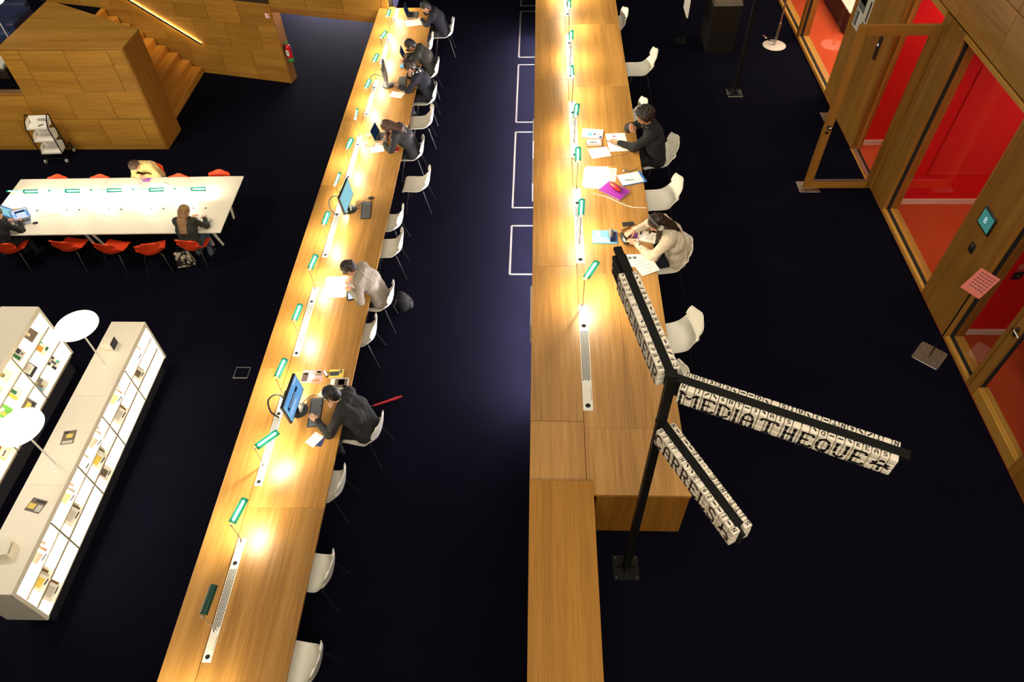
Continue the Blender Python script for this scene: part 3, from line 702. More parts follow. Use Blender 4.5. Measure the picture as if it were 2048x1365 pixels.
# ------------------------------------------------------------------ shell chairs
def chair_shell(W, back_w, flare):
    prof = [(.235,.405),(.225,.43),(.19,.447),(.10,.448),(.0,.441),(-.09,.437),(-.15,.443),(-.195,.468),(-.222,.515),(-.237,.575),(-.25,.64),(-.264,.71),(-.277,.775),(-.284,.805)]
    n = len(prof); m = 12; vs = []; fs = []
    for i, (x, z) in enumerate(prof):
        u = i/(n-1)
        w = W if u < .45 else W + (back_w-W)*min(1, (u-.45)/.25)
        w *= (1 - .06*math.exp(-((u-.56)/.10)**2))
        e = max(0, (u-.86)/.14); w *= math.sqrt(max(.10, 1-.72*e*e))
        e2 = max(0, (.12-u)/.12); w *= math.sqrt(max(.3, 1-.45*e2*e2))
        for j in range(m+1):
            s = -1 + 2*j/m; yy = s*w/2
            d = abs(s)**2.2
            bend = math.exp(-((u-.55)/.17)**2)
            dz = d*(.016 + .050*bend*flare); dx = d*(.055*bend*flare + (.045*flare if u > .7 else 0))
            dzt = -.03*d*e
            vs.append((x+dx, yy, z+dz*(1 if u < .7 else .2)+dzt))
    for i in range(n-1):
        for j in range(m): fs.append((i*(m+1)+j, i*(m+1)+j+1, (i+1)*(m+1)+j+1, (i+1)*(m+1)+j))
    me = bpy.data.meshes.new('seat_shell'); me.from_pydata(vs, [], fs)
    bm = bmesh.new(); bm.from_mesh(me); bmesh.ops.recalc_face_normals(bm, faces=bm.faces)
    bmesh.ops.subdivide_edges(bm, edges=bm.edges, cuts=1, smooth=.6, use_grid_fill=True)
    bmesh.ops.solidify(bm, geom=bm.faces[:], thickness=.011)
    bm.to_mesh(me); bm.free()
    me.polygons.foreach_set('use_smooth', [True]*len(me.polygons)); me.set_sharp_from_angle(angle=math.radians(50))
    return me
def make_chair(mat, legmat, W, bw, flare):
    t = thing('shell_chair', 'x', 'chair')
    me = chair_shell(W, bw, flare); me.materials.append(MATS[mat]); link('seat_shell', me, t)
    for sx, fx in ((.13,.215),(-.13,-.235)):
        for s in (-1, 1):
            l = MB().tube([(sx*.7, s*.10, .425), (sx, s*.155, .415), (sx+(fx-sx)*.08, s*.17, .39), (fx, s*.225, .012)], .0095, 8).build('leg', legmat, t, smooth=True)
            MB().lathe([(.013,0),(.013,.014),(.010,.018)], 10, (fx, s*.225, 0)).build('glide', 'black_plastic', l, smooth=True)
    MB().tube([(.09,-.10,.424),(-.09,-.10,.424)], .008, 6).tube([(.09,.10,.424),(-.09,.10,.424)], .008, 6).build('under_frame', legmat, t, smooth=True)
    return t
white0 = make_chair('shell_white', 'dark_steel', .445, .40, 1.0)
red0 = make_chair('shell_red', 'chrome', .48, .46, 1.25)
_first = {}
def place_chair(proto, x, y, z, deg, label, group):
    if proto.name in _first: o = copy_tree(proto)
    else: o = proto; _first[proto.name] = 1
    o.location = (x, y, z); o.rotation_euler = (0, 0, math.radians(deg)); o['label'] = label; o['group'] = group
    return o
gl = 'white shell chairs along the left desk'
for x, y, d, lab in (
    (-2.16,15.80,184,'white shell chair of the far reader in dark jumper at the left desk end'),
    (-2.56,15.12,180,'empty white chair tucked under the left desk between the two farthest readers'),
    (-2.33,14.02,178,'white shell chair under the short haired reader bending over a laptop'),
    (-2.28,13.00,180,'white shell chair under the reader with patterned scarf'),
    (-2.26,12.16,186,'empty white chair just nearer than the scarf reader on the left desk'),
    (-2.33,11.12,182,'white shell chair under the long haired reader in black'),
    (-2.12,10.20,178,'empty white chair pulled farthest out from the left desk'),
    (-2.46,9.15,174,'empty white chair facing the unattended computer, farther of the pair'),
    (-2.38,8.52,182,'empty white chair facing the unattended computer, nearer of the pair'),
    (-2.37,7.35,176,'white shell chair of the reader in light grey jumper'),
    (-2.52,6.66,178,'empty white chair next to the light grey jumper reader'),
    (-2.20,5.02,168,'white shell chair of the man in charcoal jumper at the computer'),
    (-2.53,4.22,174,'third empty white chair from the camera along the left desk'),
    (-2.46,3.14,174,'second empty white chair from the camera along the left desk'),
    (-2.40,2.17,172,'empty white chair nearest the camera at the left desk, cut by the frame')):
    place_chair(white0, x, y, MID, d, lab, gl)
gr = 'white shell chairs along the right desk'
for x, y, d, lab in (
    (1.33,12.85,188,'white chair at the far top end of the right desk, mostly hidden'),
    (1.70,11.36,182,'empty white chair pulled out from the far right desk'),
    (1.38,9.80,186,'white chair back showing behind the curly haired reader'),
    (1.73,8.80,190,'white shell chair of the curly haired reader'),
    (1.66,7.84,186,'empty white chair between the curly haired reader and the headphone girl'),
    (1.62,6.62,190,'white shell chair of the girl with headphones'),
    (1.56,5.34,192,'empty white chair beside the upright arm of the letter sign'),
    (1.30,4.58,188,'white chair tucked in behind the letter sign pole')):
    place_chair(white0, x, y, HIGH, d, lab, gr)
go = 'red shell chairs around the white table'
for x, y, d, lab in (
    (-10.08,11.84,-90,'red chair on the far side of the white table, leftmost'),
    (-9.17,11.84,-90,'red chair on the far side, left of the reader in yellow'),
    (-8.22,12.28,-92,'red chair under the reader in yellow'),
    (-7.50,11.86,-90,'red chair on the far side, right of the reader in yellow'),
    (-6.68,12.00,-88,'red chair on the far side at the right end'),
    (-9.12,10.27,82,'empty red chair on the near side, next to the person in black'),
    (-8.25,10.20,80,'empty red chair on the near side, middle of the three'),
    (-7.48,10.17,106,'empty red chair on the near side, next to the long haired reader'),
    (-6.68,10.30,84,'red chair under the blond long haired reader'),
    (-10.28,10.20,95,'red chair under the person in black at the left edge')):
    place_chair(red0, x, y, LOW, d, lab, go)

# ------------------------------------------------------------------ people: implicit surfaces meshed into one continuous figure
def _grid(lo, hi, h):
    n = [int(math.ceil((hi[i]-lo[i])/h))+1 for i in range(3)]
    ax = [lo[i] + h*np.arange(n[i]) for i in range(3)]
    return n, ax
def field(prims, lo, hi, h, k=.03):
    n, ax = _grid(lo, hi, h); Fd = np.full(n, .2, np.float32)
    for p in prims:
        if p[0] == 'c': _, a, b, ra, rb = p; mn = np.minimum(a, b) - max(ra, rb); mxx = np.maximum(a, b) + max(ra, rb)
        else: _, c, Mx, rad = p; mn = c - max(rad); mxx = c + max(rad)
        s = []
        for i in range(3):
            i0 = max(0, int((mn[i]-k-2*h-lo[i])/h)); i1 = min(n[i], int((mxx[i]+k+2*h-lo[i])/h)+2); s.append(slice(i0, max(i0, i1)))
        X, Y, Z = np.meshgrid(ax[0][s[0]], ax[1][s[1]], ax[2][s[2]], indexing='ij')
        if X.size == 0: continue
        if p[0] == 'c':
            ba = b-a; L2 = float(ba@ba)+1e-12
            t = np.clip(((X-a[0])*ba[0]+(Y-a[1])*ba[1]+(Z-a[2])*ba[2])/L2, 0, 1)
            d = np.sqrt((X-a[0]-t*ba[0])**2+(Y-a[1]-t*ba[1])**2+(Z-a[2]-t*ba[2])**2) - (ra+t*(rb-ra))
        else:
            P = np.stack([X-c[0], Y-c[1], Z-c[2]], -1) @ Mx          # into the ellipsoid's axes
            r_ = np.array(rad); k0 = np.sqrt(((P/r_)**2).sum(-1)); k1 = np.sqrt(((P/r_**2)**2).sum(-1))+1e-9
            d = k0*(k0-1)/k1
        o = Fd[s[0], s[1], s[2]]; hh = np.maximum(k-np.abs(o-d), 0)/k
        Fd[s[0], s[1], s[2]] = np.minimum(o, d) - hh*hh*k*.25
    return Fd, ax
def surfnet(Fd, lo, h):
    S = Fd < 0; nx, ny, nz = Fd.shape
    cnt = sum(S[i:nx-1+i, j:ny-1+j, k:nz-1+k].astype(np.int8) for i in (0,1) for j in (0,1) for k in (0,1))
    act = (cnt > 0) & (cnt < 8); I, J, K = np.nonzero(act); idx = -np.ones(act.shape, np.int64); idx[I,J,K] = np.arange(len(I))
    pos = np.zeros((len(I),3)); num = np.zeros(len(I)); cor = [(i,j,k) for i in (0,1) for j in (0,1) for k in (0,1)]
    for a in cor:
        for ax_ in range(3):
            if a[ax_]: continue
            b = list(a); b[ax_] = 1
            fa = Fd[I+a[0],J+a[1],K+a[2]]; fb = Fd[I+b[0],J+b[1],K+b[2]]; c = (fa < 0) != (fb < 0)
            t = np.where(c, fa/np.where(c, fa-fb, 1), 0); q = np.repeat(np.array([a], float), len(I), 0); q[:, ax_] += t
            pos += q*c[:, None]; num += c
    pos = (pos/num[:, None] + np.stack([I,J,K], 1))*h + np.array(lo)
    quads = []
    sl = lambda A, i, j, k: A[i, j, k]
    for ax_ in range(3):
        A = S.take(range(Fd.shape[ax_]-1), ax_); B = S.take(range(1, Fd.shape[ax_]), ax_)
        C = np.stack(np.nonzero(A != B), 1); o1, o2 = [(1,2),(2,0),(0,1)][ax_]
        C = C[(C[:, o1] > 0) & (C[:, o2] > 0) & (C[:, o1] < Fd.shape[o1]-1) & (C[:, o2] < Fd.shape[o2]-1)]
        inside = A[C[:,0], C[:,1], C[:,2]]
        q = []
        for d1, d2 in ((-1,-1),(0,-1),(0,0),(-1,0)):
            D = C.copy(); D[:, o1] += d1; D[:, o2] += d2; q.append(idx[D[:,0], D[:,1], D[:,2]])
        q = np.stack(q, 1); q[~inside] = q[~inside][:, ::-1]
        quads.append(q)
    return pos, np.concatenate(quads)
def implicit(parts, mat, name, noise=None, cut=None):
    """parts: list of (prims, cell size, blend); several regions end up in one mesh"""
    V = []; Q = []; off = 0
    for prims, h, k in parts:
        lo = np.min([np.minimum(p[1], p[2])-max(p[3],p[4]) if p[0]=='c' else p[1]-max(p[3]) for p in prims], 0) - 4*h
        hi = np.max([np.maximum(p[1], p[2])+max(p[3],p[4]) if p[0]=='c' else p[1]+max(p[3]) for p in prims], 0) + 4*h
        Fd, ax = field(prims, lo, hi, h, k)
        if noise or cut:
            X, Y, Z = np.meshgrid(*ax, indexing='ij')
            if noise: Fd = Fd + noise(X, Y, Z)
            if cut: Fd = np.maximum(Fd, cut(X, Y, Z))
        v, q = surfnet(Fd, lo, h); V.append(v); Q.append(q+off); off += len(v)
    V = np.concatenate(V); Q = np.concatenate(Q)
    me = bpy.data.meshes.new(name); me.from_pydata(V.tolist(), [], Q.tolist())
    me.polygons.foreach_set('use_smooth', [True]*len(me.polygons)); me.materials.append(MATS[mat]); me.update()
    return me
A3 = lambda *p: np.array(p, float)
cap = lambda a, b, ra, rb=None: ('c', A3(*a), A3(*b), ra, ra if rb is None else rb)
def unit(v): v = np.array(v, float); return v/np.linalg.norm(v)
def ik(S, T, l1, l2, pole):
    d = T-S; L_ = np.linalg.norm(d)
    if L_ > (l1+l2)*.985: T = S + d/L_*(l1+l2)*.985; d = T-S; L_ = np.linalg.norm(d)
    a = (l1*l1-l2*l2+L_*L_)/(2*L_); hgt = math.sqrt(max(l1*l1-a*a, 1e-6)); u = d/L_; p = pole-u*(pole@u); p = unit(p)
    return S+u*a+p*hgt, T
def hand_prims(wr, d, side, curl):
    """palm, four fingers with two knuckle bends, thumb from the side of the palm"""
    d = unit(d); up = A3(0,0,1); up = unit(up - d*(up@d)); lat = np.cross(up, d)*side   # lat points to the thumb side
    P = []
    kn = wr + d*.085
    P.append(cap(wr-d*.02, wr+d*.015, .024, .026)); P.append(cap(wr+d*.02+lat*.016, kn+lat*.024-d*.005, .017, .014)); P.append(cap(wr+d*.02-lat*.014, kn-lat*.026-d*.008, .017, .013)); P.append(cap(wr+d*.02, kn, .018, .014))
    for i, (o, l) in enumerate(((.027,.070),(.009,.078),(-.010,.072),(-.028,.056))):
        b0 = kn + lat*o; a1 = math.radians(curl*.5); a2 = math.radians(curl*1.15); sp = lat*o*.35
        dd = unit(d*math.cos(a1)-up*math.sin(a1)+sp); b1 = b0 + dd*l*.5
        de = unit(d*math.cos(a2)-up*math.sin(a2)+sp*.5); b2 = b1 + de*l*.5
        P += [cap(b0, b1, .0088, .0082), cap(b1, b2, .0082, .0068)]
    t0 = wr + d*.03 + lat*.026; t1 = t0 + unit(d*.7+lat*.65-up*.25)*.042; t2 = t1 + unit(d*.9+lat*.15-up*.35)*.034
    P += [cap(t0, t1, .0125, .010), cap(t1, t2, .010, .0078)]
    return P
def person(label, x, y, z, deg, lean=30, hands=((.42,.16,.78),(.42,-.16,.78)), headp=25, heady=0, twist=0, side=0, top='cloth_black', legs='cloth_black', skin='skin_light',
           hair='hair_dark', style='short', shoes='black_plastic', curl=28, hx=0, seat=.455, feet=.36, sleeve=.93, build=1.0, elbow_out=.7):
    D_ = math.radians
    pel = A3(-.06+hx, 0, seat+.085)
    a1, a2 = D_(lean*.75), D_(lean*1.25)
    sd = math.sin(D_(side))
    spine = lambda a, l: A3(math.sin(a)*l, sd*l, math.cos(a)*l)
    waist = pel + spine(a1*.6, .14); chest = waist + spine(a1, .17); nb = chest + spine(a2, .19)
    ct, st_ = math.cos(D_(twist)), math.sin(D_(twist))
    lat = A3(-st_, ct, 0); fwd = A3(ct, st_, 0)
    B = build
    sh = [nb - spine(a2, .035) + lat*.165*s*B + fwd*.02 for s in (1, -1)]
    tor = []
    for s in (1, -1):
        tor += [cap(pel+A3(0,.075*s*B,0), waist+lat*.065*s*B, .112*B, .098*B), cap(waist+lat*.065*s*B, chest+lat*.075*s*B, .098*B, .108*B), cap(chest+lat*.075*s*B, nb-spine(a2,.055)+lat*.085*s, .108*B, .085*B)]
        tor += [cap(nb-spine(a2,.03)+lat*.03*s, sh[0 if s == 1 else 1], .062, .062*B)]
    # head frame
    hp = D_(lean*.55+headp); hy = D_(heady)
    hf = A3(math.cos(hp)*math.cos(hy), math.cos(hp)*math.sin(hy), -math.sin(hp)); hs = unit(np.cross(A3(0,0,1), hf)); hu = np.cross(hf, hs)
    nd = unit(spine(a2, 1)*.55 + hu*.45); hc = nb + nd*.085 + hu*.095 + hf*.018
    Mh = np.stack([hf, hs, hu], 1)
    head = [('e', hc+hu*.022-hf*.008, Mh, (.098,.078,.098)), ('e', hc-hu*.045+hf*.022, Mh, (.066,.060,.078)), cap(hc+hf*.085-hu*.005, hc+hf*.105-hu*.032, .010, .014),
            cap(hc-hu*.098+hf*.055-hs*.015, hc-hu*.098+hf*.055+hs*.015, .018), cap(hc+hf*.078+hu*.018-hs*.03, hc+hf*.078+hu*.018+hs*.03, .012)]
    for s in (1, -1): head.append(('e', hc+hs*.078*s-hu*.012-hf*.006, Mh, (.020,.009,.030)))
    lips = cap(hc-hu*.067+hf*.078-hs*.016, hc-hu*.067+hf*.078+hs*.016, .007); head.append(lips)
    neck = [cap(nb-spine(a2,.03), hc-hu*.05-hf*.01, .056, .050)]
    armB, armC, handP, wrists = [], [], [], []
    for i, s in enumerate((1, -1)):
        S = sh[i]; T = A3(*hands[i]); pole = A3(-.25, s*elbow_out, -.55)
        dirw = None
        E_, T2 = ik(S, T - unit(A3(T[0]-S[0], T[1]-S[1], 0))*.0, .285, .255, pole)
        armB += [cap(S, E_, .048*B, .040*B), cap(E_, T2, .040*B, .026)]
        wr = E_ + (T2-E_)*sleeve
        armC += [cap(S, E_, .060*B, .052*B), cap(E_, wr, .052*B, .040)]
        dv = unit(T2-E_); dv = unit(A3(dv[0], dv[1], min(0.0, dv[2])*.35+.02)); handP += [(hand_prims(T2, dv, -s, curl), .0055, .010)]; wrists.append((T2, dv))
    legB, legC, shoe = [], [], []
    for s in (1, -1):
        hip = pel+A3(.0,.092*s,-.005); kn_ = A3(pel[0]+.42, .115*s, seat+.045); an = A3(feet+hx, .125*s, .085)
        legB += [cap(hip, kn_, .075, .052), cap(kn_, an, .050, .036)]; legC += [cap(hip, kn_, .090, .066), cap(kn_, an+A3(0,0,.01), .064, .055)]
        shoe.append([cap(an+A3(-.03,0,-.045), an+A3(.15,.01*s,-.052), .040, .033), cap(an+A3(-.02,0,-.03), an+A3(-.01,0,.01), .042, .042)])
    infl = lambda ps, e: [('c', p[1], p[2], p[3]+e, p[4]+e) if p[0]=='c' else ('e', p[1], p[2], tuple(r+e for r in p[3])) for p in ps]
    o = link('person', implicit([(tor+neck+head+armB+legB, .0125, .028)]+handP, skin, 'person'), None, (x, y, z), (0,0,D_(deg)))
    tag(o, label, 'person')
    fold = lambda X, Y, Z: .0045*np.sin(X*55+4*np.sin(Y*23))*np.sin(Z*38+3*np.sin(X*19)) + .003*np.sin(Y*70+Z*40)
    link('jumper', implicit([(infl(tor, .016)+armC+[cap(nb-spine(a2,.03), nb+nd*.03, .066, .062)], .0125, .045)], top, 'jumper', noise=fold), o)
    link('trousers', implicit([(legC+[cap(pel+A3(0,.07,0), pel+A3(0,-.07,0), .118, .118)], .014, .035)], legs, 'trousers', noise=fold), o)
    for q in shoe: link('shoe', implicit([(q, .012, .02)], shoes, 'shoe'), o)
    # hair
    cut = None; H_ = [('e', hc+hu*.030-hf*.014, Mh, (.108,.092,.104)), ('e', hc-hf*.045-hu*.02, Mh, (.070,.080,.085))]
    cn = unit(hf*.86-hu*.52); cc = hc+hf*.030
    face_cut = lambda X, Y, Z: ((X-cc[0])*cn[0]+(Y-cc[1])*cn[1]+(Z-cc[2])*cn[2]) - .012
    nz_ = lambda X, Y, Z: .0055*np.sin(X*150+Y*70+2*np.sin(Z*60))*np.sin(Z*130+Y*120)
    if style == 'curly':
        H_ = [('e', hc+hu*.040-hf*.012, Mh, (.136,.122,.124)), ('e', hc-hf*.050, Mh, (.085,.092,.085))]
        nz_ = lambda X, Y, Z: .017*np.sin(X*95+2*np.sin(Y*60))*np.sin(Y*100)*np.sin(Z*95+1) + .010*np.sin(X*190)*np.sin(Y*170)*np.sin(Z*180)
    parts = [(H_, .009, .02)]
    link('hair', implicit(parts, hair, 'hair', noise=nz_, cut=face_cut), o)
    if style in ('long', 'long_back'):
        bk = unit(-fwd); L_ = []
        b0 = hc-hf*.055+hu*.0; b1 = nb+bk*.075+A3(0,0,.02); b2 = nb-spine(a2,.16)+bk*.125
        for s in (-1, -.5, 0, .5, 1):
            w_ = lat*.052*s
            L_ += [cap(b0+hs*.055*s, b1+w_, .046, .042), cap(b1+w_, b2+w_*1.25, .042, .026)]
        if style == 'long':
            for s in (-1, 1):
                f0 = hc+hs*.075*s-hu*.01; f1 = hc+hs*.088*s-A3(0,0,.13)+hf*.0; f2 = f1 + fwd*.02 - A3(0,0,.09)
                L_ += [cap(f0, f1, .034, .030), cap(f1, f2, .030, .016)]
        nl = lambda X, Y, Z: .0035*np.sin(Y*150+6*np.sin(Z*9)) + .003*np.sin(X*140)
        link('long_hair', implicit([(L_, .011, .03)], hair, 'long_hair', noise=nl), o)
    for s in (1, -1):
        c = hc+hf*.083+hu*.004+hs*.030*s; MB().ell(c, (.010,.010,.010), 8, 6).build('eye', 'eye_dark', o, smooth=True)
    return o, dict(hc=hc, hf=hf, hs=hs, hu=hu, nb=nb, wr=wrists, Mh=Mh, lat=lat, fwd=fwd)
# local frame: +x towards the table, +y to the person's left
P1, _ = person('reader in dark jumper at the far end of the left desk, hand to his face', -2.20, 15.78, MID, 181, lean=30, hands=((.42,-.02,.80),(.30,-.10,.98)), headp=30, top='cloth_navy', hair='hair_black', skin='skin_light', legs='cloth_charcoal', side=4)
P2, _ = person('short haired reader in dark olive top bending over a laptop at the left desk', -2.30, 14.05, MID, 178, lean=34, hands=((.48,.10,.79),(.46,-.12,.79)), headp=35, top='cloth_olive', hair='hair_black', skin='skin_tan')
P3, i3 = person('reader in navy jumper with a black and white scarf at a computer keyboard', -2.25, 13.05, MID, 180, lean=28, hands=((.50,.10,.79),(.30,-.12,.97)), headp=25, top='cloth_navy', hair='hair_dark', skin='skin_light', side=-3)
sc = MB()
for k in range(15):
    a = 2*PI*k/15; nbv = Vector(i3['nb']) + Vector((.02,0,.035)); r0 = .082
    p = nbv + Vector((r0*math.cos(a), r0*1.15*math.sin(a), .018*math.cos(a)*-1))
    b_ = MB().ell(p, (.036,.03,.032), 8, 6).build('scarf_fold', 'paper' if k % 2 else 'cloth_black', P3, smooth=True)
P4, _ = person('reader with long dark brown hair in black, head bent over a laptop', -2.34, 11.10, MID, 176, lean=36, hands=((.42,.16,.79),(.36,-.18,.79)), headp=42, top='cloth_charcoal', hair='hair_brown', style='long', skin='skin_light')
P5, _ = person('reader in light grey jumper with dark tied hair, using a tablet', -2.40, 7.36, MID, 178, lean=32, hands=((.30,.14,.79),(.34,-.16,.79)), headp=42, top='cloth_lightgrey', hair='hair_dark', style='short', skin='skin_light', legs='cloth_black', side=-6)
MB().ell(Vector(_['hc'])-Vector(_['hf'])*.125+Vector(_['hu'])*.02, (.045,.045,.04), 12, 8).build('hair_bun', 'hair_dark', P5, smooth=True)
P6, _ = person('man in charcoal jumper typing at the computer with the blue screen', -2.22, 5.03, MID, 172, lean=34, hands=((.50,.15,.795),(.34,-.17,.90)), headp=26, heady=-10, top='cloth_charcoal', hair='hair_black', skin='skin_light', curl=20, side=-6, build=1.08)
P7, i7 = person('curly haired reader in black with headphones round the neck, hand at the mouth', 1.64, 8.76, HIGH, 182, lean=18, hands=((.50,.02,.79),(.33,-.06,1.02)), headp=16, heady=8, top='cloth_black', hair='hair_dark', style='curly', skin='skin_tan', side=-3, build=1.1)
hp_ = [Vector(i7['nb']) + Vector((.10*math.cos(a)+.03, .10*math.sin(a), .03+.01*math.cos(a))) for a in [math.radians(40+28*k) for k in range(11)]]
hph = MB().tube(hp_, .008, 8).build('headphone_band', 'grey_plastic', P7, smooth=True)
for q in (hp_[0], hp_[-1]): MB().ell(q, (.03,.03,.035), 10, 8).build('headphone_cup', 'black_plastic', P7, smooth=True)
P8, i8 = person('girl in cream hoodie wearing grey headphones over long dark hair', 1.66, 6.66, HIGH, 186, lean=26, hands=((.46,.06,.80),(.44,-.20,.80)), headp=28, heady=14, top='cloth_cream', hair='hair_dark', style='long', skin='skin_light', legs='cloth_navy', side=4, build=1.12)
hc, hs, hu, hf = [Vector(i8[k]) for k in ('hc','hs','hu','hf')]
band = [hc + hs*(.106*math.cos(a)) + hu*(.02+.122*math.sin(a)) + hf*.005 for a in [math.radians(-5+19*k) for k in range(11)]]
MB().tube(band, .013, 8).build('headphone_band', 'grey_plastic', P8, smooth=True)
for s in (1,-1): MB().ell(hc+hs*.102*s-hu*.005+hf*.0, (.036,.022,.042), 12, 8, Matrix(i8['Mh'].tolist())).build('headphone_cup', 'paper_grey', P8, smooth=True)
wr, dv = i8['wr'][0]
MB().tube([Vector(wr)-Vector(dv)*.055, Vector(wr)-Vector(dv)*.025], .031, 12).build('wristband', 'black_plastic', P8, smooth=True)
P9, _ = person('reader in pale yellow jumper bent over papers on the far side of the white table', -8.20, 12.38, LOW, -92, lean=34, hands=((.30,.02,.79),(.30,-.10,.79)), headp=40, heady=-14, top='cloth_yellow', hair='hair_brown', skin='skin_light', legs='denim', side=-6)
P10, _ = person('blond long haired reader in dark green jumper and jeans seen from behind', -6.68, 10.28, LOW, 88, lean=20, hands=((.44,.12,.79),(.44,-.16,.79)), headp=18, heady=-30, top='cloth_olive', hair='hair_blond', style='long_back', skin='skin_light', legs='denim', side=4, feet=.20)
P11, _ = person('person in black at the left edge typing on a laptop at the white table', -10.36, 10.20, LOW, 78, lean=24, hands=((.40,.12,.80),(.42,-.14,.80)), headp=20, top='cloth_black', hair='hair_black', skin='skin_light', legs='cloth_black')

# ------------------------------------------------------------------ computers, papers, books on the desks
ZL, ZR, ZW = MID+DESK+.001, HIGH+DESK+.001, LOW+DESK+.001
def laptop(x, y, z, deg, label, body='aluminium', screen='screen_dark', w=.32, d=.22, open_=108, content=()):
    """local +x is towards the user"""
    t = thing('laptop', label, 'laptop', (x, y, z), math.radians(deg))
    MB().box(-d/2, d/2, -w/2, w/2, 0, .014).build('base', body, t, bev=.004)
    mb = MB()
    for i in range(5):
        for j in range(13): mb.box(-d*.40+i*.021, -d*.40+i*.021+.017, -w*.42+j*w*.0655, -w*.42+j*w*.0655+w*.052, .014, .0158)
    kb = mb.build('keys', 'black_plastic', t); kb['kind'] = 'stuff'
    MB().box(d*.17, d*.44, -w*.16, w*.16, .0138, .0146).build('trackpad', 'grey_plastic', t)
    a = math.radians(open_-90); M_ = Ry(-a)
    s = MB().box(-.004, .004, -w/2, w/2, 0, d*.97).build('lid', body, t, bev=.003, loc=(-d/2+.004, 0, .012), rot=M_.to_euler())
    MB().box(.004, .0052, -w/2+.006, w/2-.006, .008, d*.97-.006).build('bezel', 'black_plastic', s)
    MB().box(.0052, .0060, -w/2+.014, w/2-.014, .018, d*.97-.014).build('screen', screen, s)
    for (a0, a1, b0, b1, mm) in content: MB().box(.0060, .0066, -w/2+w*a0, -w/2+w*a1, d*b0, d*b1).build('window_graphic', mm, s)
    return t
def keyboard(x, y, z, deg, label):
    t = thing('keyboard', label, 'keyboard', (x, y, z), math.radians(deg))
    MB().box(-.080, .080, -.225, .225, 0, .018).build('case', 'black_plastic', t, bev=.006)
    mb = MB()
    for i in range(6):
        for j in range(21):
            if i == 0 and 4 < j < 15: continue
            mb.box(.062-i*.0225-.009, .062-i*.0225+.009, -.213+j*.0205, -.213+j*.0205+.0165, .018, .0225)
    mb.box(.053, .071, -.10, .07, .018, .0225)
    k = mb.build('keys', 'grey_card', t); k['kind'] = 'stuff'
    for i in range(3): MB().box(-.074,-.070,.15+i*.02,.156+i*.02,.018,.0185).build('status_light', 'paper', t)
    return t
def mouse(x, y, z, deg, label):
    t = thing('mouse', label, 'mouse', (x, y, z), math.radians(deg))
    MB().ell((0,0,.012), (.055,.031,.024), 14, 8).build('body', 'black_plastic', t, smooth=True)
    MB().box(-.045,-.02,-.002,.002,.026,.034).build('wheel', 'grey_plastic', t)
    return t
def monitor(x, y, z, deg, label, screen, content=(), h0=.10, w=.54, h=.335, tilt=6, back='black_plastic'):
    t = thing('computer_monitor', label, 'monitor', (x, y, z), math.radians(deg))
    MB().lathe([(.115,0),(.115,.010),(.10,.016),(.03,.02)], 28).build('base', 'black_plastic', t, smooth=True)
    MB().obox((-.055,0,.19), (.022,.075,.38), Ry(math.radians(-10))).build('stand', 'brushed_steel' if back != 'black_plastic' else 'black_plastic', t, bev=.004)
    M_ = Ry(math.radians(-tilt))
    s = MB().box(-.024, .014, -w/2, w/2, 0, h).build('panel', back, t, bev=.006, loc=(.0, 0, h0), rot=M_.to_euler())
    MB().box(-.055, -.022, -w*.28, w*.28, h*.2, h*.8).build('back_housing', back, s, bev=.012)
    MB().box(.014, .0150, -w/2+.016, w/2-.016, .022, h-.016).build('screen', screen, s)
    for (a0, a1, b0, b1, mm) in content: MB().box(.0150, .0156, -w/2+w*a0, -w/2+w*a1, h*b0, h*b1).build('window_graphic', mm, s)
    return t
def sheet(x, y, z, w, d, deg, label, mat='paper', th=.0012, n=1, cat='paper', name='paper_sheet', lines=0, prints=(), group=None):
    """flat paper, booklet or book; local x = width, y = height; prints are thin printed patches"""
    t = thing(name, label, cat, (x, y, z), math.radians(deg), group)
    for i in range(n):
        MB().box(-w/2, w/2, -d/2, d/2, 0, th).build('page' if mat.startswith('paper') else 'cover', mat, t, loc=(random.uniform(-.012,.012)*(i > 0), random.uniform(-.012,.012)*(i > 0), th*i), rot=(0,0,random.uniform(-.08,.08)*(i > 0)))
    zt = th*n
    for k in range(lines):
        yy = d*.40 - d*.8*k/max(1, lines-1); MB().box(-w*.38, w*(.38-.25*random.random()), yy-.0018, yy+.0018, zt, zt+.0004).build('text_line', 'ink', t)
    for (a0, a1, b0, b1, mm) in prints: MB().box(-w/2+w*a0, -w/2+w*a1, -d/2+d*b0, -d/2+d*b1, zt, zt+.0006).build('print', mm, t)
    return t
def book(x, y, z, w, d, th, deg, label, mat, prints=(), cat='book'):
    t = thing('book', label, cat, (x, y, z), math.radians(deg))
    MB().box(-w/2+.003, w/2-.004, -d/2+.004, d/2-.004, .003, th-.003).build('pages', 'paper', t)
    MB().box(-w/2, w/2, -d/2, d/2, 0, .003).box(-w/2, w/2, -d/2, d/2, th-.003, th).box(-w/2, -w/2+.004, -d/2, d/2, 0, th).build('cover', mat, t)
    for (a0, a1, b0, b1, mm) in prints: MB().box(-w/2+w*a0, -w/2+w*a1, -d/2+d*b0, -d/2+d*b1, th, th+.0006).build('print', mm, t)
    return t
def phone(x, y, z, deg, label, body='black_plastic', scr='slot_black'):
    t = thing('smartphone', label, 'phone', (x, y, z), math.radians(deg))
    MB().prism(rrect(.15,.074,.010), 0, .008).build('body', body, t, bev=.001); MB().prism(rrect(.142,.066,.008), .008, .0088).build('screen', scr, t)
    return t
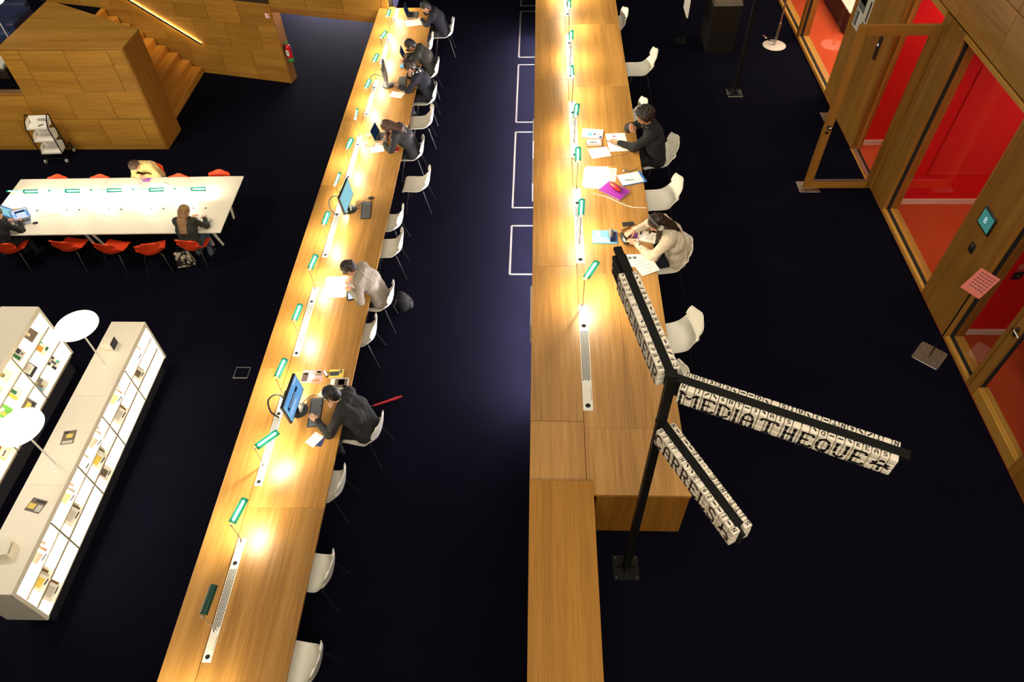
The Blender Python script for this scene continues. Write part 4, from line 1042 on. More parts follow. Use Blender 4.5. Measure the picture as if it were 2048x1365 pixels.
def pen(x, y, z, deg, label, mat, L_=.14):
    t = thing('pen', label, 'pen', (x, y, z+.005), math.radians(deg))
    MB().tube([(-L_/2,0,0),(L_*.38,0,0)], .0045, 8).build('barrel', mat, t, smooth=True); MB().tube([(L_*.38,0,0),(L_/2,0,-.002)], .0045, 8, .001).build('tip', 'ink', t, smooth=True)
    MB().box(-L_/2,-L_*.2,-.001,.001,.004,.0065).build('clip', mat, t)
    return t
def cable(pts, label, mat='black_plastic', r=.003):
    P = [Vector(p) for p in pts]; out = []
    for i in range(len(P)-1):
        p0, p1, p2, p3 = P[max(0,i-1)], P[i], P[i+1], P[min(len(P)-1,i+2)]
        for k in range(6):
            t = k/6; out.append(.5*((2*p1)+(-p0+p2)*t+(2*p0-5*p1+4*p2-p3)*t*t+(-p0+3*p1-3*p2+p3)*t**3))
    out.append(P[-1])
    return tag(MB().tube(out, r, 6).build('cable', mat, smooth=True), label, 'cable')

# left desk, from the far end towards the camera
laptop(-2.86, 16.12, ZL, 0, 'grey laptop of the reader at the far end of the left desk', screen='screen_dark')
sheet(-2.80, 15.75, ZL, .34, .30, 20, 'loose white sheets beside the far laptop', n=4)
cable([(-3.22,15.62,ZL+.003),(-3.05,15.56,ZL+.003),(-3.08,15.42,ZL+.003),(-2.97,15.5,ZL+.003),(-3.02,15.68,ZL+.003),(-2.9,15.62,ZL+.003)], 'tangled earphone cable on the far left desk', 'grey_plastic')
laptop(-2.72, 14.20, ZL, 4, 'dark laptop of the short haired reader in dark olive', body='grey_card', screen='screen_dark', w=.30, d=.20)
t = thing('pencil_case', 'slim black pencil case next to the dark laptop', 'pencil case', (-2.74, 14.47, ZL), .2); MB().ell((0,0,.018), (.085,.03,.02), 12, 8).build('pouch', 'black_plastic', t, smooth=True); MB().tube([(-.07,0,.036),(.07,0,.036)], .002, 6).build('zip', 'chrome', t)
book(-2.73, 13.83, ZL, .17, .23, .012, 90, 'light blue booklet near the scarf reader', 'cyan_card', ((.1,.6,.3,.7,'paper'),(.65,.9,.2,.5,'blue_card')))
monitor(-2.99, 13.05, ZL, 10, 'grey backed computer monitor in front of the scarf reader', 'taupe_card', back='grey_plastic')
keyboard(-2.72, 13.15, ZL, 4, 'black keyboard in front of the scarf reader')
phone(-2.65, 12.86, ZL, 5, 'white rimmed phone lying by the far keyboard', 'paper')
sheet(-2.77, 12.70, ZL, .26, .20, -18, 'single white sheet by the far keyboard', n=2)
t = thing('key_ring', 'small bunch of keys beside the far keyboard', 'keys', (-2.60, 13.03, ZL)); MB().tube([(.02*math.cos(a),.02*math.sin(a),.002) for a in [k*.63 for k in range(11)]], .0015, 6).build('ring', 'chrome', t); MB().box(.02,.06,-.005,.005,0,.003).box(.0,.01,.02,.06,0,.003).build('key', 'chrome', t)
cable([(-3.25,12.88,ZL+.01),(-3.32,12.98,ZL+.12),(-3.28,13.12,ZL+.20),(-3.10,13.15,ZL+.14),(-3.03,13.08,ZL+.08)], 'grey cable looping from the desk strip to the far monitor', 'grey_plastic', .010)
laptop(-2.83, 11.24, ZL, -8, 'silver laptop with open lid by the long haired reader', screen='screen_dark')
sheet(-2.88, 10.86, ZL, .22, .18, 15, 'crumpled white papers by the long haired reader', n=4)
sheet(-2.83, 11.02, ZL, .20, .10, 8, 'white sheet with glasses on it by the silver laptop', n=2)
book(-2.58, 10.84, ZL, .19, .13, .02, 0, 'small red book at the desk edge', 'red_vinyl', ((.1,.4,.1,.9,'paper'),))
sheet(-2.60, 11.14, ZL, .14, .20, 20, 'white note block under the long haired reader', n=3, lines=5); sheet(-2.70, 11.33, ZL+.016, .07, .07, 10, 'green sticky note on the silver laptop', 'green_card', cat='note', name='sticky_note')
sheet(-2.55, 11.52, ZL, .26, .12, 12, 'white exercise sheets on the far side of the long haired reader', n=3)
t = thing('charger', 'small white charger cube on the left desk', 'charger', (-3.10, 11.26, ZL), .5); MB().box(-.03,.03,-.03,.03,0,.05).build('block', 'paper', t, bev=.006); MB().box(-.008,.008,-.012,.012,.05,.062).build('plug', 'chrome', t)
cable([(-3.24,11.0,ZL+.004),(-3.16,11.14,ZL+.004),(-3.08,11.04,ZL+.004),(-3.13,10.93,ZL+.004),(-2.98,10.98,ZL+.004),(-2.92,11.1,ZL+.004)], 'pale cable winding from the strip to the silver laptop', 'paper_grey', .004)
t = thing('eyeglasses', 'pair of glasses lying on the white sheet', 'glasses', (-2.86, 11.0, ZL+.006), .3)
for s in (-1,1): MB().tube([(.022*math.cos(a)+s*.03,.018*math.sin(a),.004) for a in [k*.57 for k in range(12)]], .0018, 6).build('rim', 'black_plastic', t); MB().tube([(s*.055,0,.006),(s*.055,.12,.004)], .0018, 6).build('temple', 'black_plastic', t)
monitor(-3.07, 9.16, ZL, -4, 'unattended computer monitor with plain light blue screen', 'screen_cyan')
keyboard(-2.80, 9.14, ZL, 6, 'black keyboard of the unattended computer')
mouse(-2.77, 9.45, ZL, 190, 'black mouse beside the unattended keyboard')
cable([(-3.0,9.2,ZL+.004),(-2.92,9.3,ZL+.004),(-2.88,9.38,ZL+.004),(-2.80,9.46,ZL+.004)], 'mouse cable of the unattended computer'); cable([(-3.02,9.14,ZL+.004),(-2.94,9.18,ZL+.004),(-2.88,9.2,ZL+.004)], 'keyboard cable of the unattended computer')
cable([(-3.25,8.98,ZL+.01),(-3.36,9.06,ZL+.10),(-3.37,9.16,ZL+.20),(-3.28,9.24,ZL+.22),(-3.16,9.2,ZL+.12),(-3.1,9.16,ZL+.06)], 'thick grey cable loop behind the unattended monitor', 'grey_plastic', .012)
phone(-2.84, 7.67, ZL, -4, 'black phone with screen clock by the light grey jumper reader')
sheet(-2.96, 7.36, ZL, .33, .43, 2, 'large white sheets spread in front of the light grey jumper reader', n=3, lines=0)
sheet(-2.69, 7.45, ZL, .21, .30, 3, 'white page under the head of the light grey jumper reader', n=2, lines=6)
t = thing('tablet_computer', 'tablet with bright screen in front of the light grey jumper reader', 'tablet', (-2.645, 7.19, ZL), math.radians(14)); MB().prism(rrect(.24,.17,.012), 0, .012).build('case', 'black_plastic', t); MB().box(-.105,.105,-.07,.07,.012,.0128).build('screen', 'screen_white', t)
monitor(-3.01, 5.14, ZL, -3, 'computer monitor with bright blue page in front of the charcoal jumper man', 'screen_blue',
        ((.12,.80,.50,.64,'screen_dark'),(.20,.66,.54,.58,'screen_white'),(.12,.55,.34,.37,'screen_white'),(.12,.62,.28,.30,'screen_white'),(.12,.40,.22,.24,'screen_white'),(.72,.95,.82,.87,'screen_white'),(.04,.08,.10,.9,'screen_cyan')))
keyboard(-2.795, 5.11, ZL, 5, 'black keyboard under the hand of the charcoal jumper man')
mouse(-2.62, 5.29, ZL, 170, 'black mouse under the chin of the charcoal jumper man')
sheet(-2.96, 5.69, ZL, .28, .21, 0, 'pink and brown magazine cover on the left desk', 'pink_card', .003, 1, 'magazine', 'magazine', prints=((.02,.30,.1,.8,'leather_dark'),(.35,.60,.25,.60,'paper'),(.62,.95,.55,.95,'taupe_card'),(.55,.9,.08,.3,'brown_card'),(.1,.5,.62,.72,'paper'),(.7,.85,.78,.95,'paper')))
t = thing('stapler', 'small black and white stapler by the magazine', 'stapler', (-2.78, 5.72, ZL), -1.0); MB().box(-.05,.05,-.018,.018,0,.012).build('base', 'black_plastic', t, bev=.003); MB().obox((0,0,.035),(.10,.026,.018),Ry(-.15)).build('arm', 'paper', t, bev=.005); MB().box(.03,.05,-.01,.01,.01,.03).build('jaw', 'chrome', t)
book(-2.645, 5.73, ZL, .19, .14, .018, 4, 'cream booklet with black block print on the left desk', 'yellow_card', ((.05,.70,.25,.75,'ink'),(.72,.9,.5,.95,'grey_card')))
book(-2.575, 5.56, ZL, .24, .18, .03, 2, 'book with green and grey picture cover under the reader arm', 'paper_grey', ((.28,.95,.1,.9,'taupe_card'),(.45,.8,.35,.85,'green_pen'),(.75,.95,.1,.3,'red_vinyl'),(.03,.22,.1,.9,'paper')))
sheet(-2.73, 5.43, ZL, .14, .21, -28, 'open grey paper held beside the keyboard', 'paper_grey', n=2)
sheet(-2.72, 4.71, ZL+.006, .12, .18, -32, 'white folded notes near the charcoal jumper man', n=4, lines=3); book(-2.665, 4.685, ZL, .11, .14, .006, -10, 'thin navy notebook under the folded notes', 'navy_card')
cable([(-3.24,5.02,ZL+.01),(-3.34,5.07,ZL+.08),(-3.37,5.18,ZL+.17),(-3.27,5.26,ZL+.18),(-3.14,5.2,ZL+.10),(-3.06,5.16,ZL+.05)], 'thick black cable loop behind the blue screen monitor', 'black_plastic', .012)
cable([(-3.0,5.26,ZL+.004),(-2.9,5.38,ZL+.004),(-2.78,5.36,ZL+.004),(-2.66,5.30,ZL+.004)], 'mouse cable of the blue screen computer')
pen(-2.56, 4.79, ZL, 0, 'thin dark pen at the desk edge', 'black_plastic')
# right desk
book(.79, 9.0, ZR, .30, .22, .02, -8, 'white magazine with blue picture in the stack by the curly haired reader', 'paper', ((.30,.50,.20,.55,'blue_card'),(.55,.68,.3,.5,'ink'),(.66,.9,.3,.5,'pink_card'),(.85,.98,.02,.25,'navy_card')))
book(.80, 8.77, ZR, .22, .13, .03, 3, 'cream paperback in front of the magazine stack', 'pink_paper', ((.05,.95,.1,.9,'paper'),(.2,.7,.3,.5,'amber')))
sheet(1.13, 8.80, ZR, .27, .44, 4, 'large worksheet with a red mark under the curly haired reader', n=2, prints=((.36,.50,.80,.88,'red_vinyl'),(.1,.6,.5,.505,'ink'),(.5,.9,.3,.305,'ink')))
book(.865, 8.54, ZR, .28, .22, .012, 14, 'open white notebook by the curly haired reader', 'paper', ((.15,.6,.4,.44,'teal_card'),(.15,.5,.6,.62,'grey_card')))
pen(1.13, 8.79, ZR+.003, 160, 'long violet pen in the hand of the curly haired reader', 'violet_pen', .16); pen(1.06, 8.82, ZR+.003, -5, 'thin blue pencil on the worksheet', 'blue_card', .15)
cable([(1.08,8.47,ZR+.004),(1.2,8.5,ZR+.004),(1.30,8.6,ZR+.004),(1.29,8.7,ZR+.004),(1.22,8.66,ZR+.004)], 'thin grey earphone cable on the worksheet', 'grey_plastic', .0022)
sheet(.81, 7.97, ZR, .30, .48, -2, 'thick pile of white sheets on the right desk', n=7); sheet(.99, 8.04, ZR, .16, .30, -8, 'patterned newsletter under the white pile', 'paper_grey', n=2, lines=8)
sheet(.72, 7.98, ZR, .20, .40, -6, 'loose white page peeking out left of the white pile', n=1)
book(1.27, 7.94, ZR, .34, .24, .010, 17, 'white writing pad with blue edge', 'blue_card', ((.0,.90,.04,1,'paper'),))
pen(1.235, 7.90, ZR+.011, 8, 'green pen on the blue edged pad', 'green_pen', .13); pen(1.30, 8.13, ZR, 32, 'green ruler pen beyond the pad', 'green_pen', .16)
t = thing('eraser', 'small white eraser beyond the blue edged pad', 'eraser', (1.19, 8.12, ZR), .5); MB().box(-.028,.028,-.012,.012,0,.012).build('rubber', 'paper', t, bev=.002); MB().box(-.012,.029,-.0125,.0125,0,.0125).build('sleeve', 'grey_card', t)
t = thing('folder', 'purple folder with papers on the right desk', 'folder', (1.02, 7.67, ZR), math.radians(-40)); MB().box(-.17,.17,-.12,.12,0,.004).box(-.17,.17,-.12,.12,.016,.020).build('cover', 'purple', t); MB().box(-.165,.165,-.115,.118,.004,.016).build('pages', 'paper', t)
t = thing('pencil_case', 'shiny red pencil case lying on the purple folder', 'pencil case', (1.03, 7.70, ZR+.021), math.radians(-52)); MB().ell((0,0,.032), (.115,.042,.034), 16, 10).build('pouch', 'red_vinyl', t, smooth=True); MB().tube([(-.09,0,.062),(0,.004,.067),(.09,0,.062)], .003, 6).build('zip', 'ink', t); MB().box(.09,.12,-.008,.008,.045,.052).build('pull', 'black_plastic', t)
cable([(.74,7.62,ZR+.004),(.92,7.54,ZR+.004),(1.08,7.42,ZR+.004),(1.22,7.34,ZR+.004),(1.41,7.32,ZR+.004)], 'white charging cable curving across the right desk', 'paper', .004)
sheet(.84, 6.75, ZR, .31, .24, -1, 'blue and white magazine under a glasses case', 'cyan_card', .008, 1, 'magazine', 'magazine', prints=((.15,.32,.55,.9,'paper'),(.05,.9,.1,.16,'paper'),(.05,.9,.22,.28,'paper'),(.05,.6,.36,.42,'paper'),(.7,.98,.1,.9,'navy_card'),(.72,.9,.7,.85,'paper')))
t = thing('glasses_case', 'dark oval glasses case standing on the blue magazine', 'glasses case', (.915, 6.78, ZR+.009), math.radians(84)); MB().ell((0,0,.034), (.085,.034,.034), 16, 10).build('shell', 'grey_plastic', t, smooth=True); MB().tube([(-.08,0,.034),(0,-.0345,.034),(.08,0,.034)], .002, 6).build('seam', 'black_plastic', t)
t = thing('glasses_case', 'open black case with silver lining before the headphone girl', 'glasses case', (1.075, 6.70, ZR), math.radians(104)); MB().ell((0,0,.022), (.115,.042,.026), 16, 10).build('shell', 'black_plastic', t, smooth=True); MB().ell((0,.008,.036), (.09,.022,.014), 12, 8).build('lining', 'chrome', t, smooth=True)
phone(1.15, 7.0, ZR, 8, 'black phone lying near the headphone girl')
book(1.36, 6.755, ZR, .20, .24, .012, -108, 'open textbook in front of the headphone girl', 'paper', ((.2,.8,.45,.85,'paper_grey'),(.1,.45,.1,.2,'ink')))
book(1.19, 6.67, ZR, .13, .12, .015, 4, 'small pink lined book under the hand of the headphone girl', 'pink_card', ((.1,.9,.1,.8,'paper'),))
phone(1.17, 6.77, ZR+.02, -20, 'phone with pink screen held by the headphone girl', 'black_plastic', 'purple')
pen(1.12, 6.92, ZR, 35, 'thin pencil by the black case', 'ink', .17); pen(1.10, 6.88, ZR, 40, 'pale pencil by the black case', 'brown_card', .17)
sheet(1.20, 6.33, ZR, .27, .22, 2, 'printed sheet with two small pictures behind the sign', n=1, prints=((.12,.28,.62,.82,'grey_card'),(.34,.5,.62,.82,'grey_card')))
sheet(1.29, 6.24, ZR+.002, .24, .27, 24, 'white handwritten sheets at the edge of the right desk', n=3, lines=5)
# white table
laptop(-10.52, 10.66, ZW, -112, 'silver laptop with blue screen at the left edge of the white table', screen='screen_blue', w=.33, d=.23, open_=112, content=((.1,.9,.2,.8,'screen_cyan'),))
laptop(-10.12, 10.62, ZW, -62, 'silver laptop with white document screen on the white table', screen='screen_white', w=.32, d=.22, open_=112, content=((.05,.13,.12,.9,'screen_blue'),(.25,.85,.62,.78,'screen_dark'),(.2,.3,.3,.6,'screen_blue'),(.82,.95,.15,.7,'screen_blue')))
mouse(-9.86, 10.60, ZW, 200, 'small mouse beside the document laptop')
sheet(-10.48, 10.98, ZW, .22, .20, 15, 'brown envelope behind the blue screen laptop', 'brown_card', .002, 1, 'envelope', 'envelope')
cable([(-9.86,10.72,ZW+.003),(-9.75,10.82,ZW+.003),(-9.6,10.84,ZW+.003),(-9.5,10.9,ZW+.003)], 'thin cable running to the strip on the white table', 'paper_grey', .0025)
sheet(-8.36, 11.72, ZW, .26, .24, 12, 'white papers left in front of the reader in yellow', n=3, lines=3); sheet(-7.88, 11.80, ZW, .30, .24, -10, 'white papers right of the reader in yellow', n=3, lines=4)
pen(-8.42, 11.72, ZW+.004, 50, 'violet pen on the left papers', 'violet_pen'); pen(-7.68, 11.88, ZW, -32, 'black pencil right of the papers', 'ink', .18); pen(-8.22, 11.86, ZW+.004, -45, 'dark pen between the papers', 'ink')
sheet(-8.15, 12.0, ZW, .16, .14, 0, 'lilac note in the hands of the reader in yellow', 'violet_pen', .003, 1, 'note', 'note_card')
book(-6.53, 10.63, ZW, .26, .22, .022, -4, 'thick open book by the blond reader', 'grey_card', ((.03,.97,.03,.97,'paper'),)); pen(-6.37, 10.66, ZW, 70, 'marker standing against the open book', 'ink', .15)
for k in range(5):
    for dx in (.05, .30):
        t = thing('table_socket', 'small cable cap on the white table, %s of row %s' % ('left' if dx < .1 else 'right', ordl[k]), 'cable cap', (-10.32+.853*k+dx, 11.0+.018*k, ZW-.001), 0, 'cable caps in the white table')
        MB().lathe([(.024,0),(.024,.003),(.018,.004)], 14).build('ring', 'grey_plastic', t, smooth=True); MB().lathe([(.012,.003),(.012,.0048)], 10).build('hole', 'slot_black', t)
# things on the floor
t = thing('shopping_bag', 'cream and black patterned bag on the floor under the blond reader', 'bag', (-6.98, 10.22, LOW), .25)
vs = [(-.17,-.07,0),(.17,-.07,0),(.17,.07,0),(-.17,.07,0),(-.15,-.05,.20),(.15,-.06,.22),(.15,.05,.22),(-.15,.06,.20),(-.14,-.015,.34),(.13,-.02,.33),(.13,.015,.33),(-.14,.02,.34)]
fs = [(0,3,2,1)] + [(b+i, b+(i+1)%4, b+4+(i+1)%4, b+4+i) for b in (0,4) for i in range(4)] + [(8,9,10,11)]
m_, nt_, b_ = _nt('bag_pattern'); tc_ = nt_.nodes.new('ShaderNodeTexCoord'); vn = nt_.nodes.new('ShaderNodeTexVoronoi'); vn.inputs['Scale'].default_value = 16; cr_ = nt_.nodes.new('ShaderNodeValToRGB'); cr_.color_ramp.interpolation = 'CONSTANT'
cr_.color_ramp.elements[0].color = (.5,.42,.30,1); cr_.color_ramp.elements[1].position = .55; cr_.color_ramp.elements[1].color = (.02,.018,.014,1)
nt_.links.new(tc_.outputs['Object'], vn.inputs['Vector']); nt_.links.new(vn.outputs['Distance'], cr_.inputs['Fac']); nt_.links.new(cr_.outputs[0], b_.inputs['Base Color'])
MB().add(vs, fs).build('bag_body', 'bag_pattern', t, bev=.012, seg=2)
for s in (-1,1): MB().tube([(-.07,s*.015,.33),(-.06,s*.04,.42),(.06,s*.04,.42),(.07,s*.015,.33)], .006, 6).build('strap', 'cloth_black', t, smooth=True)
t = thing('backpack', 'black backpack with shiny buckles on the aisle floor behind the grey jumper reader', 'bag', (-2.08, 7.60, MID), .5)
MB().ell((0,0,.19), (.11,.14,.18), 16, 10).build('bag_body', 'cloth_black', t, smooth=True); MB().ell((.09,0,.13), (.07,.12,.10), 14, 8).build('pocket', 'cloth_charcoal', t, smooth=True)
for s in (-1,1): MB().tube([(-.10,s*.06,.34),(-.17,s*.08,.25),(-.13,s*.07,.06)], .012, 6).build('strap', 'cloth_charcoal', t, smooth=True); MB().box(.10,.13,s*.05-.012,s*.05+.012,.20,.225).build('buckle', 'chrome', t)
t = thing('umbrella', 'rolled red umbrella lying on the aisle floor behind the charcoal jumper man', 'umbrella', (-2.12, 5.80, MID+.03), math.radians(24))
MB().tube([(-.17,0,0),(-.12,0,0),(.12,0,0),(.19,0,0)], .014, 8, .022).build('canopy', 'red_vinyl', t, smooth=True); MB().tube([(-.23,0,0),(-.17,0,0)], .006, 6).build('tip', 'chrome', t); MB().tube([(.19,0,0),(.25,0,0)], .014, 8).build('handle', 'red_vinyl', t, smooth=True)

# ------------------------------------------------------------------ letter sign on a black post
GLYPH = {  # strokes in a unit cell, drawn as stencil ribbons
 'M': [[(.06,.04),(.20,.04)],[(.13,.04),(.13,.96)],[(.04,.96),(.22,.96)],[(.16,.95),(.5,.52),(.84,.95)],[(.78,.96),(.96,.96)],[(.87,.96),(.87,.04)],[(.80,.04),(.94,.04)]],
 'E': [[(.08,.96),(.86,.96),(.90,.80)],[(.20,.96),(.20,.04)],[(.20,.50),(.66,.50)],[(.08,.04),(.88,.04),(.92,.20)]],
 'D': [[(.08,.96),(.5,.96),(.78,.84),(.90,.62),(.90,.38),(.78,.16),(.5,.04),(.08,.04)],[(.20,.96),(.20,.04)]],
 'I': [[(.25,.96),(.75,.96)],[(.5,.96),(.5,.04)],[(.25,.04),(.75,.04)]],
 'A': [[(.06,.04),(.30,.04)],[(.16,.04),(.18,.62),(.30,.86),(.5,.96),(.70,.86),(.82,.62),(.84,.04)],[(.70,.04),(.94,.04)],[(.18,.42),(.82,.42)]],
 'T': [[(.12,.78),(.16,.96),(.84,.96),(.88,.78)],[(.5,.96),(.5,.04)],[(.38,.04),(.62,.04)]],
 'H': [[(.10,.96),(.34,.96)],[(.66,.96),(.90,.96)],[(.22,.96),(.22,.04)],[(.78,.96),(.78,.04)],[(.22,.5),(.78,.5)],[(.10,.04),(.34,.04)],[(.66,.04),(.90,.04)]],
 'Q': [[(.5,.96),(.24,.86),(.14,.62),(.14,.36),(.24,.14),(.5,.04),(.76,.14),(.86,.36),(.86,.62),(.76,.86),(.5,.96)],[(.58,.20),(.80,-.06),(.94,-.04)]],
 'U': [[(.08,.96),(.32,.96)],[(.68,.96),(.92,.96)],[(.18,.96),(.18,.34),(.30,.10),(.5,.04),(.70,.10),(.82,.34),(.82,.96)]],
 'C': [[(.86,.72),(.74,.90),(.5,.96),(.24,.86),(.12,.62),(.12,.36),(.24,.14),(.5,.04),(.74,.10),(.88,.28)]],
 'R': [[(.08,.96),(.5,.96),(.76,.90),(.84,.74),(.76,.58),(.5,.50),(.20,.50)],[(.20,.96),(.20,.04)],[(.08,.04),(.34,.04)],[(.5,.50),(.80,.04),(.95,.04)]],
 'L': [[(.08,.96),(.36,.96)],[(.20,.96),(.20,.04)],[(.08,.04),(.86,.04),(.90,.26)]],
 'S': [[(.84,.80),(.70,.92),(.5,.96),(.26,.90),(.16,.74),(.26,.58),(.5,.50),(.74,.42),(.84,.26),(.74,.10),(.5,.04),(.26,.08),(.14,.22)]],
 'N': [[(.08,.96),(.24,.96),(.80,.06)],[(.18,.96),(.18,.04)],[(.06,.04),(.32,.04)],[(.82,.04),(.82,.96)],[(.70,.96),(.94,.96)]],
 '>': [[(.14,.36),(.30,.50),(.16,.60)],[(.28,.60),(.5,.84),(.72,.60)],[(.84,.62),(.68,.46),(.88,.36)],[(.5,.52),(.5,.06)],[(.34,.46),(.66,.46)]],
 '<': [[(.16,.22),(.34,.52),(.58,.60),(.84,.40)],[(.34,.86),(.34,.30)],[(.60,.24),(.86,.16),(.80,.44)]],
 '6': [[(.75,.90),(.40,.85),(.22,.45),(.35,.12),(.62,.10),(.78,.30),(.62,.52),(.30,.46)]], '3': [[(.22,.85),(.55,.94),(.75,.72),(.48,.52),(.78,.30),(.55,.06),(.2,.14)]],
 '2': [[(.22,.75),(.45,.94),(.75,.74),(.22,.08),(.8,.08)]], 'P': [[(.25,.05),(.25,.95),(.65,.92),(.75,.72),(.62,.52),(.25,.5)]], 'K': [[(.22,.05),(.22,.95)],[(.75,.95),(.25,.48),(.8,.05)]],
 'X': [[(.15,.05),(.85,.95)],[(.15,.95),(.85,.05)]], '/': [[(.1,.1),(.9,.9)]], '\\': [[(.1,.9),(.9,.1)]], '-': [[(0,.5),(1,.5)]], ')': [[(.2,.95),(.6,.75),(.8,.4)]], ' ': [], '.': [[(.3,.5),(.7,.5)]], 'F': [[(.2,.05),(.2,.95),(.8,.95)],[(.2,.5),(.65,.5)]], 'G': [[(.8,.8),(.5,.95),(.2,.7),(.2,.3),(.5,.05),(.8,.2),(.8,.45),(.55,.45)]],
}
def glyph_mesh(ch, w, h, sw, stencil):
    """flat ribbon letter in the x-z plane, centred, facing -y; broken at the tile joints"""
    mb = MB()
    for st_ in GLYPH[ch]:
        seg = []
        for (x0, z0), (x1, z1) in zip(st_[:-1], st_[1:]):
            n = max(2, int(math.hypot((x1-x0)*w, (z1-z0)*h)/(.006 if stencil else .006)))
            for i in range(n): seg.append(((x0+(x1-x0)*i/n, z0+(z1-z0)*i/n), (x0+(x1-x0)*(i+1)/n, z0+(z1-z0)*(i+1)/n)))
        for (ax, az), (bx, bz) in seg:
            mz = (az+bz)/2
            if stencil and min(abs(mz-q) for q in stencil) < .028: continue
            A = Vector(((ax-.5)*w, 0, (az-.5)*h)); B = Vector(((bx-.5)*w, 0, (bz-.5)*h)); d = (B-A).normalized(); n_ = Vector((-d.z, 0, d.x))*sw/2
            A -= d*sw*.12; B += d*sw*.12
            mb.quad(A-n_, B-n_, B+n_, A+n_)
    return mb.mesh('letter', 'tile_black') if mb.f else None
SG = thing('letter_signpost', 'black signpost with three arms of cream letter tiles', 'signpost', (.868, 2.815, HIGH))
MB().box(-.031,.031,-.031,.031,.01,3.03).build('post', 'black_steel', SG, bev=.003)
bp_ = MB().box(-.125,.125,-.125,.125,0,.014).build('base_plate', 'black_steel', SG, bev=.003)
for s in (-1,1):
    for q in (-1,1): MB().lathe([(.013,.013),(.013,.024),(.006,.027)], 6, (s*.098,q*.098,0)).build('bolt', 'dark_steel', bp_)
for a in range(4):
    M_ = Rz(a*PI/2); v = [M_ @ Vector(p) for p in ((.031,-.005,.014),(.10,-.005,.014),(.031,-.005,.075),(.031,.005,.014),(.10,.005,.014),(.031,.005,.075))]
    MB().add(v, [(0,1,2),(3,5,4),(0,3,4,1),(1,4,5,2),(2,5,3,0)]).build('gusset', 'black_steel', bp_)
TILE = {}
def tile_mesh(cw, rh, dp):
    k = (cw, rh, dp)
    if k not in TILE: TILE[k] = MB().box(-cw/2+.0019, cw/2-.0019, -dp/2, dp/2, -rh/2+.0008, rh/2-.0008).mesh('letter_tile', 'tile_cream', bev=.006, smooth=True, seg=2)
    return TILE[k]
def sign_arm(ztop, end, cols, cw, start, words, front, tops_f, tops_b, rods=0):
    """arm pointing from the post towards `end`; local x along the arm, front side is local -y (front=-1) or +y"""
    dx, dy = end[0]-.868, end[1]-2.815; L_ = math.hypot(dx, dy); ang = math.atan2(dy, dx)
    rh = .053; dp = .056; bw = .060
    arm = MB().box(-.03, L_, -bw/2, bw/2, -.030, 0).build('sign_arm', 'black_steel', SG, bev=.002, loc=(0,0,ztop), rot=(0,0,ang))
    for r_ in range(3):
        MB().box(.0, start+cols*cw+.02+rods, -.012, .012, -.030-rh*(r_+.5)-.012, -.030-rh*(r_+.5)+.012).build('rod', 'black_steel', arm)
        if rods: MB().box(start+cols*cw+.004, start+cols*cw+rods-.012*r_, -.052, .052, -.034-rh*r_-rh+.012, -.034-rh*r_).build('carrier_bar', 'black_steel', arm, bev=.002)
    tm_ = tile_mesh(cw, rh, dp); yc = .0455
    zt = -.006
    for side in (front, -front):
        for c in range(cols):
            for r_ in range(3):
                if side == -front and r_ > 0: continue
                link('letter_tile', tm_, arm, (start+cw*(c+.5), side*yc, zt-rh*(r_+.5)))
    mb = MB()
    for c in range(cols):
        for r_ in (1, 2): mb.box(start+cw*c+.001, start+cw*(c+1)-.001, -front*yc-dp/2, -front*yc+dp/2, zt-rh*(r_+1)+.001, zt-rh*r_-.001)
    q = mb.build('rear_tiles', 'tile_cream', arm); q['kind'] = 'stuff'
    # the big letters on the front face
    c = 0; H_ = rh*3
    seq = words if front < 0 else words
    for ch, n in seq:
        w = n*cw
        xx = start + cw*c + w/2 if front < 0 else start + cw*cols - (cw*c + w/2)
        me = glyph_mesh(ch, w*.90, H_*.82, .0165, (1/3*1.25-.125, 2/3*1.25-.125))
        if me: link('letter', me, arm, (xx, front*(yc+dp/2+.0008), zt-H_/2-.004), (0,0,0 if front < 0 else PI))
        c += n
    for side, tops in ((front, tops_f), (-front, tops_b)):
        for c in range(cols):
            ch = tops[c % len(tops)]
            key = ('t', ch, cw)
            if key not in TILE: TILE[key] = glyph_mesh(ch, cw*.55, .030, .0055 if ch not in '/\\-)' else .010, None)
            if TILE[key]: link('small_letter', TILE[key], arm, (start+cw*(c+.5), side*(yc+.006), zt+.0012), (-PI/2, 0, 0 if side < 0 else PI))
    return arm
sign_arm(3.0, (2.175,2.246), 26, .0502, .065, [('M',3),('E',2),('D',2),('I',1),('A',2),('T',3),('H',2),('E',2),('Q',2),('U',2),('E',2),('>',3)], -1,
         'N I/\\6NT-3)AIS  )Q--)KEAS AQ', 'QASKEK)--Q) SIA)3-TN6\\/I N')
sign_arm(3.0, (.605,4.045), 18, .0515, .055, [('A',2),('S',2),('C',2),('E',2),('N',2),('S',2),('E',2),('U',2),('R',2)], 1,
         'R)APE K2)  C HTSX)XG.N', 'CP/N-T)AHK-S)RF-)', rods=.22)
sign_arm(2.50, (1.266,2.039), 17, .0505, .05, [('C',2),('A',2),('R',2),('R',2),('E',2),('L',2),('S',2),('<',3)], -1, 'SITT H))E 62--I-N', 'N-I--26..EIH.TTIS')

